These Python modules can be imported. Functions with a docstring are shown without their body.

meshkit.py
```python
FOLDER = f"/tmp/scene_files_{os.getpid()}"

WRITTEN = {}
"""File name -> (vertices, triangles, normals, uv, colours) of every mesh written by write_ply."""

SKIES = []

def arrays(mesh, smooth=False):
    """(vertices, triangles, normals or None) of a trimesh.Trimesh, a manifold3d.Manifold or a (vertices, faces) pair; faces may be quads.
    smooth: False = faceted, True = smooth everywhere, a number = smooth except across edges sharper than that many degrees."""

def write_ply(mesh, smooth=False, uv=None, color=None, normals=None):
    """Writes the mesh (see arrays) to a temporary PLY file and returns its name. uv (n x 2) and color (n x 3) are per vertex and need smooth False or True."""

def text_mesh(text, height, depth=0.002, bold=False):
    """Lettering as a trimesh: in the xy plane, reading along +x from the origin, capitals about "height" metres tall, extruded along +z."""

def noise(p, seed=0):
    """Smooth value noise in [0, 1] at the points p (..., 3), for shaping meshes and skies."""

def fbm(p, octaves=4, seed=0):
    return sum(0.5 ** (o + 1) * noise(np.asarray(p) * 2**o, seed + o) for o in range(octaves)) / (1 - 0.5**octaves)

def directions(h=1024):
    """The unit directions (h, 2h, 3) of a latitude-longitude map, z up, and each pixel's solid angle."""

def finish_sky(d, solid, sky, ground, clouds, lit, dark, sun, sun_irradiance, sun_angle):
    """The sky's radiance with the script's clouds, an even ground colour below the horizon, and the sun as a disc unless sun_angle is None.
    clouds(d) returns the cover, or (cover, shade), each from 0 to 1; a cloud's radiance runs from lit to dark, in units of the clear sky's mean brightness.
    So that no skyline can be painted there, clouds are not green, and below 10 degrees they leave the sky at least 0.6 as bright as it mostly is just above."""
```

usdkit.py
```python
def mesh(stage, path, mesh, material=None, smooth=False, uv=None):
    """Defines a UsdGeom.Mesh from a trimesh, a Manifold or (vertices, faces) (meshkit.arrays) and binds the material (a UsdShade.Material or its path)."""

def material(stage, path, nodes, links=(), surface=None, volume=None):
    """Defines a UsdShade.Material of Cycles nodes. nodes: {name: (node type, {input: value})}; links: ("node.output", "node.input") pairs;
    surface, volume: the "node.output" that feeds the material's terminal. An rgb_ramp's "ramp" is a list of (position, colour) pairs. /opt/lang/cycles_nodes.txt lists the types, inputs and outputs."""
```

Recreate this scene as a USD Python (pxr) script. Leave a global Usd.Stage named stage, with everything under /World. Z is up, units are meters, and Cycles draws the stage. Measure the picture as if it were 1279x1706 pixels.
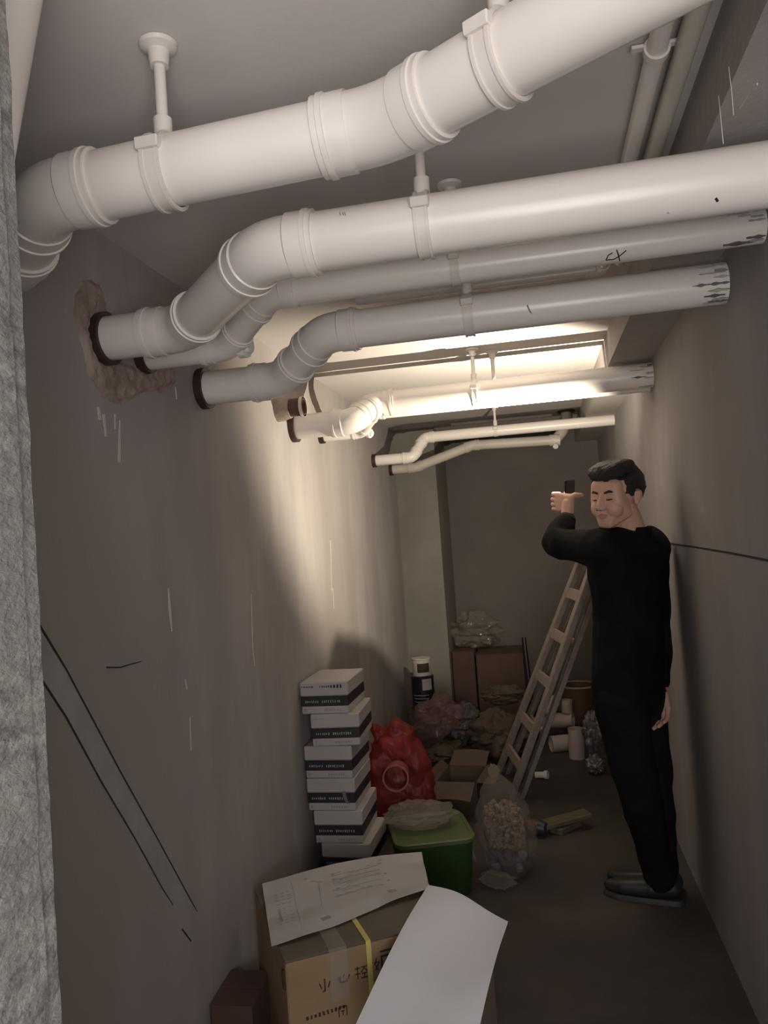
import math, random
import numpy as np, trimesh, manifold3d as m3, usdkit, meshkit
from pxr import Usd, UsdGeom, UsdLux, Gf, Sdf, UsdShade

stage = Usd.Stage.CreateInMemory()
UsdGeom.SetStageUpAxis(stage, UsdGeom.Tokens.z)
UsdGeom.SetStageMetersPerUnit(stage, 1.0)
world = UsdGeom.Xform.Define(stage, '/World')
stage.SetDefaultPrim(world.GetPrim())
rng = np.random.default_rng(7)

# ------------------------------------------------------------------ camera
W, HH, F = 1279.0, 1706.0, 1281.0
H = 1.46                                   # camera height
EYE = np.array([0.0, 0.0, H])
def nz(v):
    v = np.asarray(v, float); return v / np.linalg.norm(v)
yc = nz([255.5, -27.0, -F])                # world +Y (down the corridor) in camera axes
uc = np.array([-0.070, 1.0, 0.0]); uc[2] = -(uc[0]*yc[0] + uc[1]*yc[1]) / yc[2]; uc = nz(uc)
xc = np.cross(yc, uc)
CX = np.array([xc[0], yc[0], uc[0]]); CY = np.array([xc[1], yc[1], uc[1]]); CZ = np.array([xc[2], yc[2], uc[2]])
cam = UsdGeom.Camera.Define(stage, '/World/camera')
cam.CreateHorizontalApertureAttr(36.0); cam.CreateVerticalApertureAttr(36.0*HH/W)
cam.CreateFocalLengthAttr(36.0*F/W); cam.CreateClippingRangeAttr(Gf.Vec2f(0.02, 100))
M4 = Gf.Matrix4d(*CX, 0, *CY, 0, *CZ, 0, *EYE, 1)
UsdGeom.Xformable(cam).AddTransformOp().Set(M4)
cam.CreateExposureAttr(0.0)

def ray(px, py):
    return CX*((px - W/2)/F) + CY*((HH/2 - py)/F) - CZ
def at(px, py, X=None, Y=None, Z=None):
    """The point of the place that the photograph shows at a pixel, on the plane X, Y or Z."""
    d = ray(px, py)
    k = (X - EYE[0])/d[0] if X is not None else (Y - EYE[1])/d[1] if Y is not None else (Z - EYE[2])/d[2]
    return EYE + k*d
def pix(p):
    q = np.asarray(p, float) - EYE
    return W/2 + F*(q@CX)/(-(q@CZ)), HH/2 - F*(q@CY)/(-(q@CZ))

# ------------------------------------------------------------------ lights
LIGHTS = {}
dome = UsdLux.DomeLight.Define(stage, '/World/ambient_dome')  # dim ambient dome with no visible source, lifts the far walls
dome.CreateIntensityAttr(0.07); dome.CreateColorAttr(Gf.Vec3f(1.0, 0.95, 0.93))
def rect_light(name, pos, aim, w, h, power, color):
    l = UsdLux.RectLight.Define(stage, '/World/' + name)
    l.CreateWidthAttr(w); l.CreateHeightAttr(h); l.CreateIntensityAttr(power); l.CreateColorAttr(Gf.Vec3f(*color))
    z = nz(np.asarray(pos, float) - np.asarray(aim, float)); x = nz(np.cross([0, 0, 1.0], z)); y = np.cross(z, x)
    UsdGeom.Xformable(l).AddTransformOp().Set(Gf.Matrix4d(*x, 0, *y, 0, *z, 0, *map(float, pos), 1))
    return l
# two unseen area lights behind the camera, for pipes, ceiling and walls
rect_light('unseen_low_lamp', (0.40, -0.45, 1.10), (-0.10, 1.5, 2.4), 0.9, 0.6, 10.8, (1.0, 0.955, 0.925))  # out of view, lights the pipes and ceiling from below
rect_light('unseen_front_lamp', (0.25, -0.95, 1.55), (-0.15, 2.0, 1.65), 1.3, 0.9, 7.5, (1.0, 0.97, 0.955))  # unseen broad light, placed to brighten the walls down the corridor

# the phone in the man's hand: its flash
PH_UP = nz([0.10, -0.10, 1.0]); PH_N = nz([-0.80, 0.50, 0.20]); PH_N = nz(PH_N - PH_UP*(PH_N@PH_UP)); PH_S = np.cross(PH_UP, PH_N)
PH_C = at(948, 830, Y=3.28)
FLASH = PH_C + PH_UP*0.056 + PH_N*0.014 + PH_S*0.022
fl = UsdLux.SphereLight.Define(stage, '/World/phone_flash')
fl.CreateRadiusAttr(0.002); fl.CreateIntensityAttr(500000.0); fl.CreateColorAttr(Gf.Vec3f(1.0, 0.89, 0.70))
sh_ = UsdLux.ShapingAPI.Apply(fl.GetPrim()); sh_.CreateShapingConeAngleAttr(77.0); sh_.CreateShapingConeSoftnessAttr(0.45)
_n = nz(np.array([-0.63, 0.56, 0.52])); _z = -_n; _x = nz(np.cross([0, 0, 1.0], _z)); _y = np.cross(_z, _x)
UsdGeom.Xformable(fl).AddTransformOp().Set(Gf.Matrix4d(*_x, 0, *_y, 0, *_z, 0, *map(float, FLASH), 1))

# ------------------------------------------------------------------ materials
stage.DefinePrim('/World/Looks', 'Scope')
def mat(name, color, rough=0.6, c2=None, scale=6.0, bump=0.0, bscale=60.0, detail=4, metallic=0.0, spec=0.5, c3=None, scale3=1.5, stretch=None, lo=0.35, hi=0.65, **extra):
    """A principled material whose colour varies with noise and which carries a fine bump."""
    p = {'base_color': color, 'roughness': rough, 'metallic': metallic, 'specular_ior_level': spec, **extra}
    nodes = {'p': ('principled_bsdf', p)}; links = []
    if c2 is not None or bump:
        nodes['tc'] = ('texture_coordinate', {})
        src = 'tc.object'
        if stretch:
            nodes['mp'] = ('mapping', {'scale': stretch}); links.append(('tc.object', 'mp.vector')); src = 'mp.vector'
    if c2 is not None:
        nodes['n'] = ('noise_texture', {'scale': scale, 'detail': detail, 'roughness': 0.6})
        nodes['r'] = ('rgb_ramp', {'ramp': [(lo, color), (hi, c2)]})
        links += [(src, 'n.vector'), ('n.fac', 'r.fac')]
        out = 'r.color'
        if c3 is not None:
            nodes['n3'] = ('noise_texture', {'scale': scale3, 'detail': 3.0})
            nodes['f3'] = ('rgb_ramp', {'ramp': [(0.42, (0, 0, 0)), (0.68, (1, 1, 1))]})
            nodes['m3'] = ('mix', {'color2': c3})
            links += [(src, 'n3.vector'), ('n3.fac', 'f3.fac'), ('f3.color', 'm3.fac'), (out, 'm3.color1')]
            out = 'm3.color'
        links.append((out, 'p.base_color'))
    if bump:
        nodes['nb'] = ('noise_texture', {'scale': bscale, 'detail': 5.0, 'roughness': 0.65})
        nodes['b'] = ('bump', {'strength': bump, 'distance': 0.01})
        links += [(src, 'nb.vector'), ('nb.fac', 'b.height'), ('b.normal', 'p.normal')]
    return usdkit.material(stage, '/World/Looks/' + name, nodes, links, surface='p.BSDF')

def film(name, color, amount, rough=0.12, tint=(1, 1, 1)):
    """Thin plastic film: mostly see-through, with some scatter and a glossy surface."""
    nodes = {'t': ('transparent_bsdf', {'color': tint}), 'p': ('principled_bsdf', {'base_color': color, 'roughness': rough}),
             'tl': ('translucent_bsdf', {'color': color}), 'mm': ('mix_closure', {'fac': 0.35}), 'm': ('mix_closure', {'fac': amount})}
    links = [('p.BSDF', 'mm.closure1'), ('tl.BSDF', 'mm.closure2'), ('t.BSDF', 'm.closure1'), ('mm.closure', 'm.closure2')]
    return usdkit.material(stage, '/World/Looks/' + name, nodes, links, surface='m.closure')

M = {}
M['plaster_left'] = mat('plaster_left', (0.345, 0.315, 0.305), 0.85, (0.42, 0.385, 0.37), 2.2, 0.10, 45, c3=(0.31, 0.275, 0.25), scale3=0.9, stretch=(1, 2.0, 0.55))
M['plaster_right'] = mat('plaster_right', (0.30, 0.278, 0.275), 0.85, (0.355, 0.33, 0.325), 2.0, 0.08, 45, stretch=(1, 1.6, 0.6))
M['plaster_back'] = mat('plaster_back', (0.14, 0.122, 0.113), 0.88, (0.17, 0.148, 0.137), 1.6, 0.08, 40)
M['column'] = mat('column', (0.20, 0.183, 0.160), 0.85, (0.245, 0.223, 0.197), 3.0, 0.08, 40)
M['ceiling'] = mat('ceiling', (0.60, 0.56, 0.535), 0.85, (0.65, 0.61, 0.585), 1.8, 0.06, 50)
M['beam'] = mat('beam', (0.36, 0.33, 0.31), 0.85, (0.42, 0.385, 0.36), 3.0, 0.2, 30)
M['floor'] = mat('floor', (0.050, 0.039, 0.035), 0.9, (0.085, 0.068, 0.057), 2.6, 0.25, 55, c3=(0.055, 0.045, 0.042), scale3=1.4)
M['jamb'] = mat('jamb', (0.135, 0.124, 0.113), 0.9, (0.30, 0.282, 0.262), 75.0, 0.6, 160, detail=6, c3=(0.21, 0.197, 0.183), scale3=8.0, stretch=(1, .5, 1))
M['pvc'] = mat('pvc', (0.76, 0.70, 0.655), 0.30, (0.80, 0.745, 0.695), 3.0)
M['pvc_fitting'] = mat('pvc_fitting', (0.74, 0.685, 0.64), 0.36, (0.78, 0.725, 0.68), 5.0)
M['pvc_dusty'] = mat('pvc_dusty', (0.40, 0.33, 0.29), 0.5, (0.48, 0.40, 0.35), 5.0)
M['pvc_old'] = mat('pvc_old', (0.55, 0.50, 0.44), 0.45, (0.62, 0.57, 0.51), 5.0)
M['hanger'] = mat('hanger', (0.66, 0.61, 0.56), 0.4, (0.72, 0.665, 0.62), 8.0)
M['sleeve'] = mat('sleeve', (0.030, 0.014, 0.010), 0.5, (0.055, 0.028, 0.02), 12.0)
M['mortar'] = mat('mortar', (0.27, 0.205, 0.168), 0.9, (0.44, 0.36, 0.31), 9.0, 0.6, 40)
M['mortar_pale'] = mat('mortar_pale', (0.50, 0.45, 0.40), 0.9, (0.34, 0.29, 0.25), 14.0, 0.6, 50)
M['drip'] = mat('drip', (0.62, 0.57, 0.53), 0.8)
M['ink'] = mat('ink', (0.012, 0.010, 0.012), 0.7)
M['crack'] = mat('crack', (0.03, 0.024, 0.024), 0.9)
M['patch'] = mat('patch', (0.30, 0.285, 0.28), 0.9, (0.36, 0.345, 0.335), 8.0)
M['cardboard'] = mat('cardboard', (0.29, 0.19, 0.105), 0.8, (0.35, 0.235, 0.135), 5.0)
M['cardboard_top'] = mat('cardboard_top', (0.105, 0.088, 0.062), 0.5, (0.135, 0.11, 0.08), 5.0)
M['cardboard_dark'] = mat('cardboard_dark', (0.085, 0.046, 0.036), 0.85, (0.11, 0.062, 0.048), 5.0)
M['cardboard_dull'] = mat('cardboard_dull', (0.095, 0.067, 0.050), 0.85, (0.125, 0.088, 0.066), 5.0)
M['cardboard_pink'] = mat('cardboard_pink', (0.20, 0.145, 0.12), 0.85, (0.25, 0.185, 0.155), 5.0)
M['white_card'] = mat('white_card', (0.42, 0.385, 0.38), 0.5, (0.47, 0.43, 0.425), 5.0)
M['black_print'] = mat('black_print', (0.022, 0.020, 0.028), 0.45)
M['grey_print'] = mat('grey_print', (0.30, 0.285, 0.29), 0.6)
M['pale_print'] = mat('pale_print', (0.36, 0.335, 0.37), 0.6)
M['brown_print'] = mat('brown_print', (0.055, 0.03, 0.016), 0.7)
M['paper'] = mat('paper', (0.46, 0.44, 0.44), 0.7, (0.50, 0.48, 0.48), 5.0)
M['paper_white'] = mat('paper_white', (0.78, 0.79, 0.87), 0.6, (0.81, 0.82, 0.89), 3.0)
M['strap'] = mat('strap', (0.66, 0.56, 0.16), 0.4)
M['clear'] = film('clear', (0.42, 0.37, 0.34), 0.22)
M['clear_dense'] = film('clear_dense', (0.40, 0.36, 0.31), 0.40)
M['tape'] = film('tape', (0.7, 0.66, 0.62), 0.16, 0.05)
M['red_bag'] = film('red_bag', (0.36, 0.068, 0.066), 0.62, 0.38, (1.0, 0.30, 0.27))
M['red_rim'] = mat('red_rim', (0.36, 0.095, 0.085), 0.5, (0.30, 0.07, 0.062), 9.0)
M['pink_bag'] = film('pink_bag', (0.34, 0.20, 0.19), 0.55, 0.25)
M['green'] = mat('green', (0.026, 0.075, 0.014), 0.4, (0.032, 0.088, 0.017), 4.0)
M['green_lid'] = mat('green_lid', (0.095, 0.125, 0.05), 0.45, (0.11, 0.145, 0.058), 4.0)
M['grey_plastic'] = mat('grey_plastic', (0.30, 0.30, 0.29), 0.5)
M['silver_film'] = mat('silver_film', (0.30, 0.28, 0.29), 0.32, (0.16, 0.145, 0.15), 9.0, metallic=0.35)
M['ladder'] = mat('ladder', (0.30, 0.245, 0.21), 0.55, (0.38, 0.315, 0.275), 7.0, stretch=(6, 6, 0.8))
M['ladder_pale'] = mat('ladder_pale', (0.60, 0.55, 0.53), 0.5)
M['wood'] = mat('wood', (0.10, 0.078, 0.045), 0.7, (0.14, 0.11, 0.07), 8.0, stretch=(1, 8, 1))
M['black_tin'] = mat('black_tin', (0.018, 0.016, 0.022), 0.35)
M['dark_plastic'] = mat('dark_plastic', (0.03, 0.028, 0.035), 0.4)
M['bronze'] = mat('bronze', (0.11, 0.058, 0.036), 0.4)
M['rim'] = mat('rim', (0.75, 0.68, 0.62), 0.25, metallic=0.6)
M['gravel'] = mat('gravel', (0.20, 0.135, 0.09), 0.8, (0.36, 0.27, 0.19), 40.0)
M['kraft'] = mat('kraft', (0.085, 0.060, 0.040), 0.85, (0.12, 0.088, 0.06), 6.0, 0.3, 20)
M['grime'] = mat('grime', (0.10, 0.085, 0.09), 0.6, (0.16, 0.14, 0.15), 8.0)
M['skin'] = mat('skin', (0.56, 0.315, 0.235), 0.5, (0.61, 0.36, 0.275), 14.0)
M['lips'] = mat('lips', (0.44, 0.18, 0.15), 0.45)
M['hair'] = mat('hair', (0.008, 0.007, 0.008), 0.55, (0.016, 0.013, 0.013), 60.0, 0.6, 180)
M['eye'] = mat('eye', (0.05, 0.03, 0.025), 0.25)
M['jacket'] = mat('jacket', (0.005, 0.005, 0.006), 0.85, (0.008, 0.008, 0.009), 10.0, 0.2, 90, spec=0.15)
M['trousers'] = mat('trousers', (0.006, 0.006, 0.010), 0.9, (0.009, 0.009, 0.014), 10.0, 0.2, 90, spec=0.15)
M['shoe'] = mat('shoe', (0.018, 0.018, 0.019), 0.45, (0.03, 0.03, 0.03), 12.0)
M['sole'] = mat('sole', (0.035, 0.033, 0.032), 0.6)
M['buckle'] = mat('buckle', (0.6, 0.6, 0.6), 0.3, metallic=0.7)
M['cuff'] = mat('cuff', (0.03, 0.024, 0.016), 0.8)
M['phone'] = mat('phone', (0.008, 0.008, 0.009), 0.2)
M['led'] = usdkit.material(stage, '/World/Looks/led', {'e': ('emission', {'color': (1.0, 0.93, 0.8), 'strength': 60.0})}, [], surface='e.emission')

# ------------------------------------------------------------------ naming and prims
_used = {}
def numbered(parent, name):
    k = (parent, name); n = _used.get(k, 0); _used[k] = n + 1
    return name if n == 0 else f'{name}_{n:03d}'
def path_of(parent):
    return '/World' if parent is None else str(parent.GetPath())
def obj(name, mesh, m, parent=None, smooth=30, label=None, kind=None):
    base = path_of(parent)
    p = base + '/' + numbered(base, name)
    prim = usdkit.mesh(stage, p, mesh, M[m], smooth=smooth).GetPrim()
    if label: prim.SetCustomDataByKey('label', label)
    if kind: prim.SetCustomDataByKey('kind', kind)
    return prim
def tag(o, label=None, cat=None, group=None, kind=None):
    for k, v in (('label', label), ('category', cat), ('group', group), ('kind', kind)):
        if v: o.SetCustomDataByKey(k, v)
    return o
def thing(name, label, cat, group=None):
    o = UsdGeom.Xform.Define(stage, '/World/' + numbered('/World', name)).GetPrim()
    return tag(o, label, cat, group)

# ------------------------------------------------------------------ shapes
cat_ = trimesh.util.concatenate
def box(a, b):
    a, b = np.minimum(a, b), np.maximum(a, b)
    m = trimesh.creation.box(b - a); m.apply_translation((a + b)/2); return m
def cham(size, c=0.004):
    """A box with chamfered edges, centred on the origin."""
    s = np.asarray(size, float)/2; pts = []
    for sx in (-1, 1):
        for sy in (-1, 1):
            for sz in (-1, 1):
                for k in range(3):
                    q = s - c; q[k] = s[k]
                    pts.append(q*[sx, sy, sz])
    return trimesh.convex.convex_hull(np.array(pts))
def place(m, pos=(0, 0, 0), rz=0.0, R=None):
    m = m.copy()
    if rz: m.apply_transform(trimesh.transformations.rotation_matrix(rz, [0, 0, 1]))
    if R is not None:
        T = np.eye(4); T[:3, :3] = R; m.apply_transform(T)
    m.apply_translation(pos); return m
def frame_to(d, up=(0, 0, 1)):
    d = nz(d); up = np.asarray(up, float)
    if abs(d @ nz(up)) > 0.98: up = np.array([0, 1.0, 0])
    x = nz(np.cross(up, d)); y = np.cross(d, x)
    return np.stack([x, y, d], 1)
def bar(a, b, w, d, up=(0, 0, 1), c=0.003):
    """A chamfered bar from a to b, w across and d along 'up'."""
    a, b = np.asarray(a, float), np.asarray(b, float)
    return place(cham((w, d, np.linalg.norm(b - a)), c), (a + b)/2, R=frame_to(b - a, up))
def tube(pts, radii, n=28, caps=True):
    pts = np.asarray(pts, float); k = len(pts)
    radii = np.full(k, radii, float) if np.ndim(radii) == 0 else np.asarray(radii, float)
    T = np.zeros_like(pts)
    for i in range(k):
        a = pts[i] - pts[i-1] if i else np.zeros(3); b = pts[i+1] - pts[i] if i < k-1 else np.zeros(3)
        v = (nz(a) if np.linalg.norm(a) > 1e-9 else 0) + (nz(b) if np.linalg.norm(b) > 1e-9 else 0)
        T[i] = nz(v) if np.linalg.norm(v) > 1e-9 else T[i-1]
    u = np.array([0, 0, 1.0]) if abs(T[0][2]) < 0.9 else np.array([1.0, 0, 0])
    u = nz(u - T[0]*(u @ T[0])); V = []
    th = np.linspace(0, 2*np.pi, n, endpoint=False)
    for i in range(k):
        u = nz(u - T[i]*(u @ T[i])); w = np.cross(T[i], u)
        V.append(pts[i] + radii[i]*(np.cos(th)[:, None]*u + np.sin(th)[:, None]*w))
    V = np.vstack(V); Fc = []
    for i in range(k-1):
        a = i*n + np.arange(n); b = i*n + (np.arange(n)+1) % n
        Fc += [np.stack([a, b, b+n], 1), np.stack([a, b+n, a+n], 1)]
    if caps:
        V = np.vstack([V, pts[0], pts[-1]]); c0, c1 = len(V)-2, len(V)-1
        a = np.arange(n); b = (a+1) % n
        Fc += [np.stack([np.full(n, c0), b, a], 1), np.stack([np.full(n, c1), (k-1)*n + a, (k-1)*n + b], 1)]
    return trimesh.Trimesh(V, np.vstack(Fc), process=False)
def ring(center, axis, r0, r1, h, n=40, arc=(0, 2*np.pi), ref=(0, 0, 1)):
    """A band of square section around an axis, whole or an arc of one."""
    R = frame_to(axis, ref); full = arc[1]-arc[0] > 6.28
    th = np.linspace(arc[0], arc[1], n, endpoint=not full)
    prof = [(r0, -h/2), (r1, -h/2), (r1, h/2), (r0, h/2)]
    V = np.array([[r*np.cos(t), r*np.sin(t), z] for t in th for r, z in prof]); Fc = []
    m = len(th)
    for i in range(m if full else m-1):
        j = (i+1) % m
        for k in range(4):
            a, b = i*4+k, i*4+(k+1) % 4; c, d = j*4+k, j*4+(k+1) % 4
            Fc += [[a, c, b], [b, c, d]]
    if not full:
        e = (m-1)*4
        Fc += [[0, 1, 2], [0, 2, 3], [e, e+2, e+1], [e, e+3, e+2]]
    t = trimesh.Trimesh(V, Fc, process=False); t.fix_normals()
    return place(t, center, R=R)
def lathe(profile, n=40, pos=(0, 0, 0), R=None):
    m = trimesh.creation.revolve(np.asarray(profile, float), sections=n)
    return place(m, pos, R=R)
def blob(radii, amp=0.2, freq=2.0, seed=0, sub=4, pos=(0, 0, 0), flat=None, ridged=False, rz=0.0):
    """A lumpy closed shape: crumpled bags and sacks."""
    m = trimesh.creation.icosphere(subdivisions=sub); v = m.vertices.copy()
    if ridged:
        d = sum(amp/2**k*(2*np.abs(meshkit.noise(v*freq*2**k + 11.3*k + 5, seed+k) - 0.5) - 0.35) for k in range(3))
    else:
        d = sum(amp/2**k*(meshkit.noise(v*freq*2**k + 11.3*k + 5, seed+k) - 0.5)*2 for k in range(3))
    v = v*(1 + d)[:, None]*np.asarray(radii)
    if flat is not None: v[:, 2] = np.maximum(v[:, 2], flat)
    m.vertices = v
    return place(m, pos, rz=rz)
def grid_sheet(fn, nu, nv, thick=0.0006):
    """A sheet with thickness: fn(u, v) gives points, u and v in 0..1."""
    u, v = np.meshgrid(np.linspace(0, 1, nu), np.linspace(0, 1, nv), indexing='ij')
    P = fn(u.ravel(), v.ravel())
    idx = np.arange(nu*nv).reshape(nu, nv)
    a, b, c, d = idx[:-1, :-1].ravel(), idx[1:, :-1].ravel(), idx[1:, 1:].ravel(), idx[:-1, 1:].ravel()
    Fc = np.vstack([np.stack([a, b, c], 1), np.stack([a, c, d], 1)])
    t = trimesh.Trimesh(P, Fc, process=False); nrm = t.vertex_normals
    V = np.vstack([P, P - nrm*thick]); n = len(P)
    border = np.concatenate([idx[:, 0], idx[-1, 1:], idx[-2::-1, -1], idx[0, -2:0:-1]])
    p, q = border, np.roll(border, -1)
    side = np.vstack([np.stack([p, p+n, q], 1), np.stack([q, p+n, q+n], 1)])
    return trimesh.Trimesh(V, np.vstack([Fc, Fc[:, ::-1] + n, side]), process=False)
def slab_outline(pts2, origin, ex, ey, h):
    """A flat plate of thickness h whose outline pts2 lies in the plane (ex, ey) at origin; it rises along ex x ey."""
    from shapely.geometry import Polygon
    t = trimesh.creation.extrude_polygon(Polygon(pts2).buffer(0), h, engine='earcut')
    return place(t, origin, R=np.stack([ex, ey, np.cross(ex, ey)], 1))

# ------------------------------------------------------------------ setting
XL, XR, YB, ZC = -1.00, 0.515, 6.30, H + 0.80
Y0 = 0.35
def struct(name, mesh, m, parent=None, label=None, smooth=False):
    o = obj(name, mesh, m, parent, smooth)
    if parent is None: o.SetCustomDataByKey('kind', 'structure')
    if label: o.SetCustomDataByKey('label', label)
    return o
struct('floor', box((-1.6, -3.0, -0.1), (1.2, YB+0.2, 0.0)), 'floor', label='dark dusty concrete floor of the narrow corridor')
wall_left = struct('wall_left', box((XL-0.15, Y0+0.0, 0), (XL, YB+0.15, ZC+0.1)), 'plaster_left', label='grey plastered left wall that the pipes come out of')
wall_right = struct('wall_right', box((XR, -0.4, 0), (XR+0.15, YB+0.15, ZC+0.1)), 'plaster_right', label='plain grey plastered right wall behind the man')
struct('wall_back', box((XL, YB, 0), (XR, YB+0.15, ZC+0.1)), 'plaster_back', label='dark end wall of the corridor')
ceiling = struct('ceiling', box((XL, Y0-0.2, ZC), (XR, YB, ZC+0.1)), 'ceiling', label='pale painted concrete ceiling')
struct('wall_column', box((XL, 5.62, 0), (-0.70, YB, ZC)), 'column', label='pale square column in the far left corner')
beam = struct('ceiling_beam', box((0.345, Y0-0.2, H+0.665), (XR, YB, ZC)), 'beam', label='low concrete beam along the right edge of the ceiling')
# rough door jamb by the photographer: the reveal face is displaced
def jamb_mesh():
    yy = np.linspace(0.0, 1, 26); zz = np.linspace(0, 1, 260)
    def fn(u, v):
        y = 0.30 + 0.25*u; z = v*ZC
        n = (meshkit.noise(np.stack([y*9, z*30, 0*y], 1), 3) - 0.5)*0.0025 + (meshkit.noise(np.stack([y*26, z*90, 0*y], 1), 4) - 0.5)*0.0014
        return np.stack([-0.405 + n, y, z], 1)
    face = grid_sheet(fn, 26, 260, 0.02)
    def fe(u, v):
        z = v*ZC
        n = (meshkit.noise(np.stack([u*0 + 0.55*30, z*30, 0*u], 1), 3) - 0.5)*0.0025 + (meshkit.noise(np.stack([u*0 + 0.55*90, z*90, 0*u], 1), 4) - 0.5)*0.0014
        return np.stack([-0.4085 + n*(1-u) - 0.6*u, 0.55 + 0*u, z], 1)
    return cat_([face, grid_sheet(lambda u, v: fe(1-u, v), 6, 260, 0.02), box((-1.0, 0.31, 0), (-0.42, 0.53, ZC))])
struct('wall_jamb', jamb_mesh(), 'jamb', label='rough pale rendered door jamb at the left edge of the picture', smooth=30)

# things on the walls
EX_L, EY_L = np.array([0, 1.0, 0]), np.array([0, 0, 1.0])       # plane of the left wall, rises along +X
def on_left(px, py): return at(px, py, X=XL)
def stroke_on(wall_pts, nrm, w, h=0.0012):
    """A narrow mark of width w along points on a wall."""
    P = np.asarray(wall_pts, float); nrm = np.asarray(nrm, float); V = []; Fc = []
    for i, p in enumerate(P):
        t = nz(P[min(i+1, len(P)-1)] - P[max(i-1, 0)]); s = np.cross(nrm, t)
        ww = w if np.ndim(w) == 0 else w[i]
        for a, b in ((-1, 0), (1, 0), (1, 1), (-1, 1)): V.append(p + s*a*ww/2 + nrm*b*h)
    for i in range(len(P)-1):
        for k in range(4):
            a, b = i*4+k, i*4+(k+1) % 4
            Fc += [[a, a+4, b], [b, a+4, b+4]]
    e = (len(P)-1)*4; Fc += [[0, 1, 2], [0, 2, 3], [e, e+2, e+1], [e, e+3, e+2]]
    t = trimesh.Trimesh(V, Fc, process=False); t.fix_normals(); return t
NL, NR = np.array([1.0, 0, 0]), np.array([-1.0, 0, 0])
for pts, w in (([(61, 1035), (110, 1115), (200, 1285), (262, 1397), (316, 1497), (328, 1518)], [.007, .004, .0034, .003, .003, .001]),
               ([(66, 1128), (110, 1195), (168, 1302), (225, 1398), (270, 1480), (288, 1508)], [.005, .005, .004, .003, .0025, .001])):
    obj('ink_line', stroke_on([on_left(*p) for p in pts], NL, w), 'crack', wall_left, False, label='thin dark diagonal line')
band = [(64, 1042), (108, 1118), (198, 1288), (260, 1400), (312, 1498), (288, 1506), (226, 1396), (170, 1302), (112, 1195), (68, 1126)]
bp = [on_left(*p) for p in band]
obj('repair_strip', slab_outline([(p[1], p[2]) for p in bp], (XL, 0, 0), EX_L, EY_L, 0.0006), 'patch', wall_left, False, label='greyer filled strip between the diagonal lines')
obj('pencil_mark', stroke_on([on_left(*p) for p in ((177, 1112), (200, 1112), (216, 1107), (235, 1102))], NL, [.004, .003, .003, .002]), 'crack', wall_left, False)
obj('pencil_mark', stroke_on([on_left(*p) for p in ((303, 1548), (312, 1560), (318, 1568))], NL, .004), 'crack', wall_left, False)
for pts, w in (([(280, 980), (282, 1010), (286, 1052)], [.002, .012, .004]), ([(308, 1132), (311, 1148)], [.004, .006]), ([(418, 990), (421, 1080), (424, 1110)], .004),
               ([(163, 678), (166, 700)], [.008, .012]), ([(172, 690), (176, 728)], [.012, .006]), ([(199, 700), (198, 770)], [.004, .012]), ([(191, 690), (191, 715)], .005),
               ([(316, 1195), (318, 1250)], .003), ([(292, 645), (294, 665)], .005), ([(550, 900), (552, 985)], .006), ([(690, 860), (694, 925)], .005)):
    obj('paint_drip', stroke_on([on_left(*p) for p in pts], NL, w, 0.0015), 'drip', wall_left, False, label='pale paint drip')
obj('scuff', stroke_on([on_left(*p) for p in ((554, 980), (555, 996), (556, 1014))], NL, .006), 'drip', wall_left, False)
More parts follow.
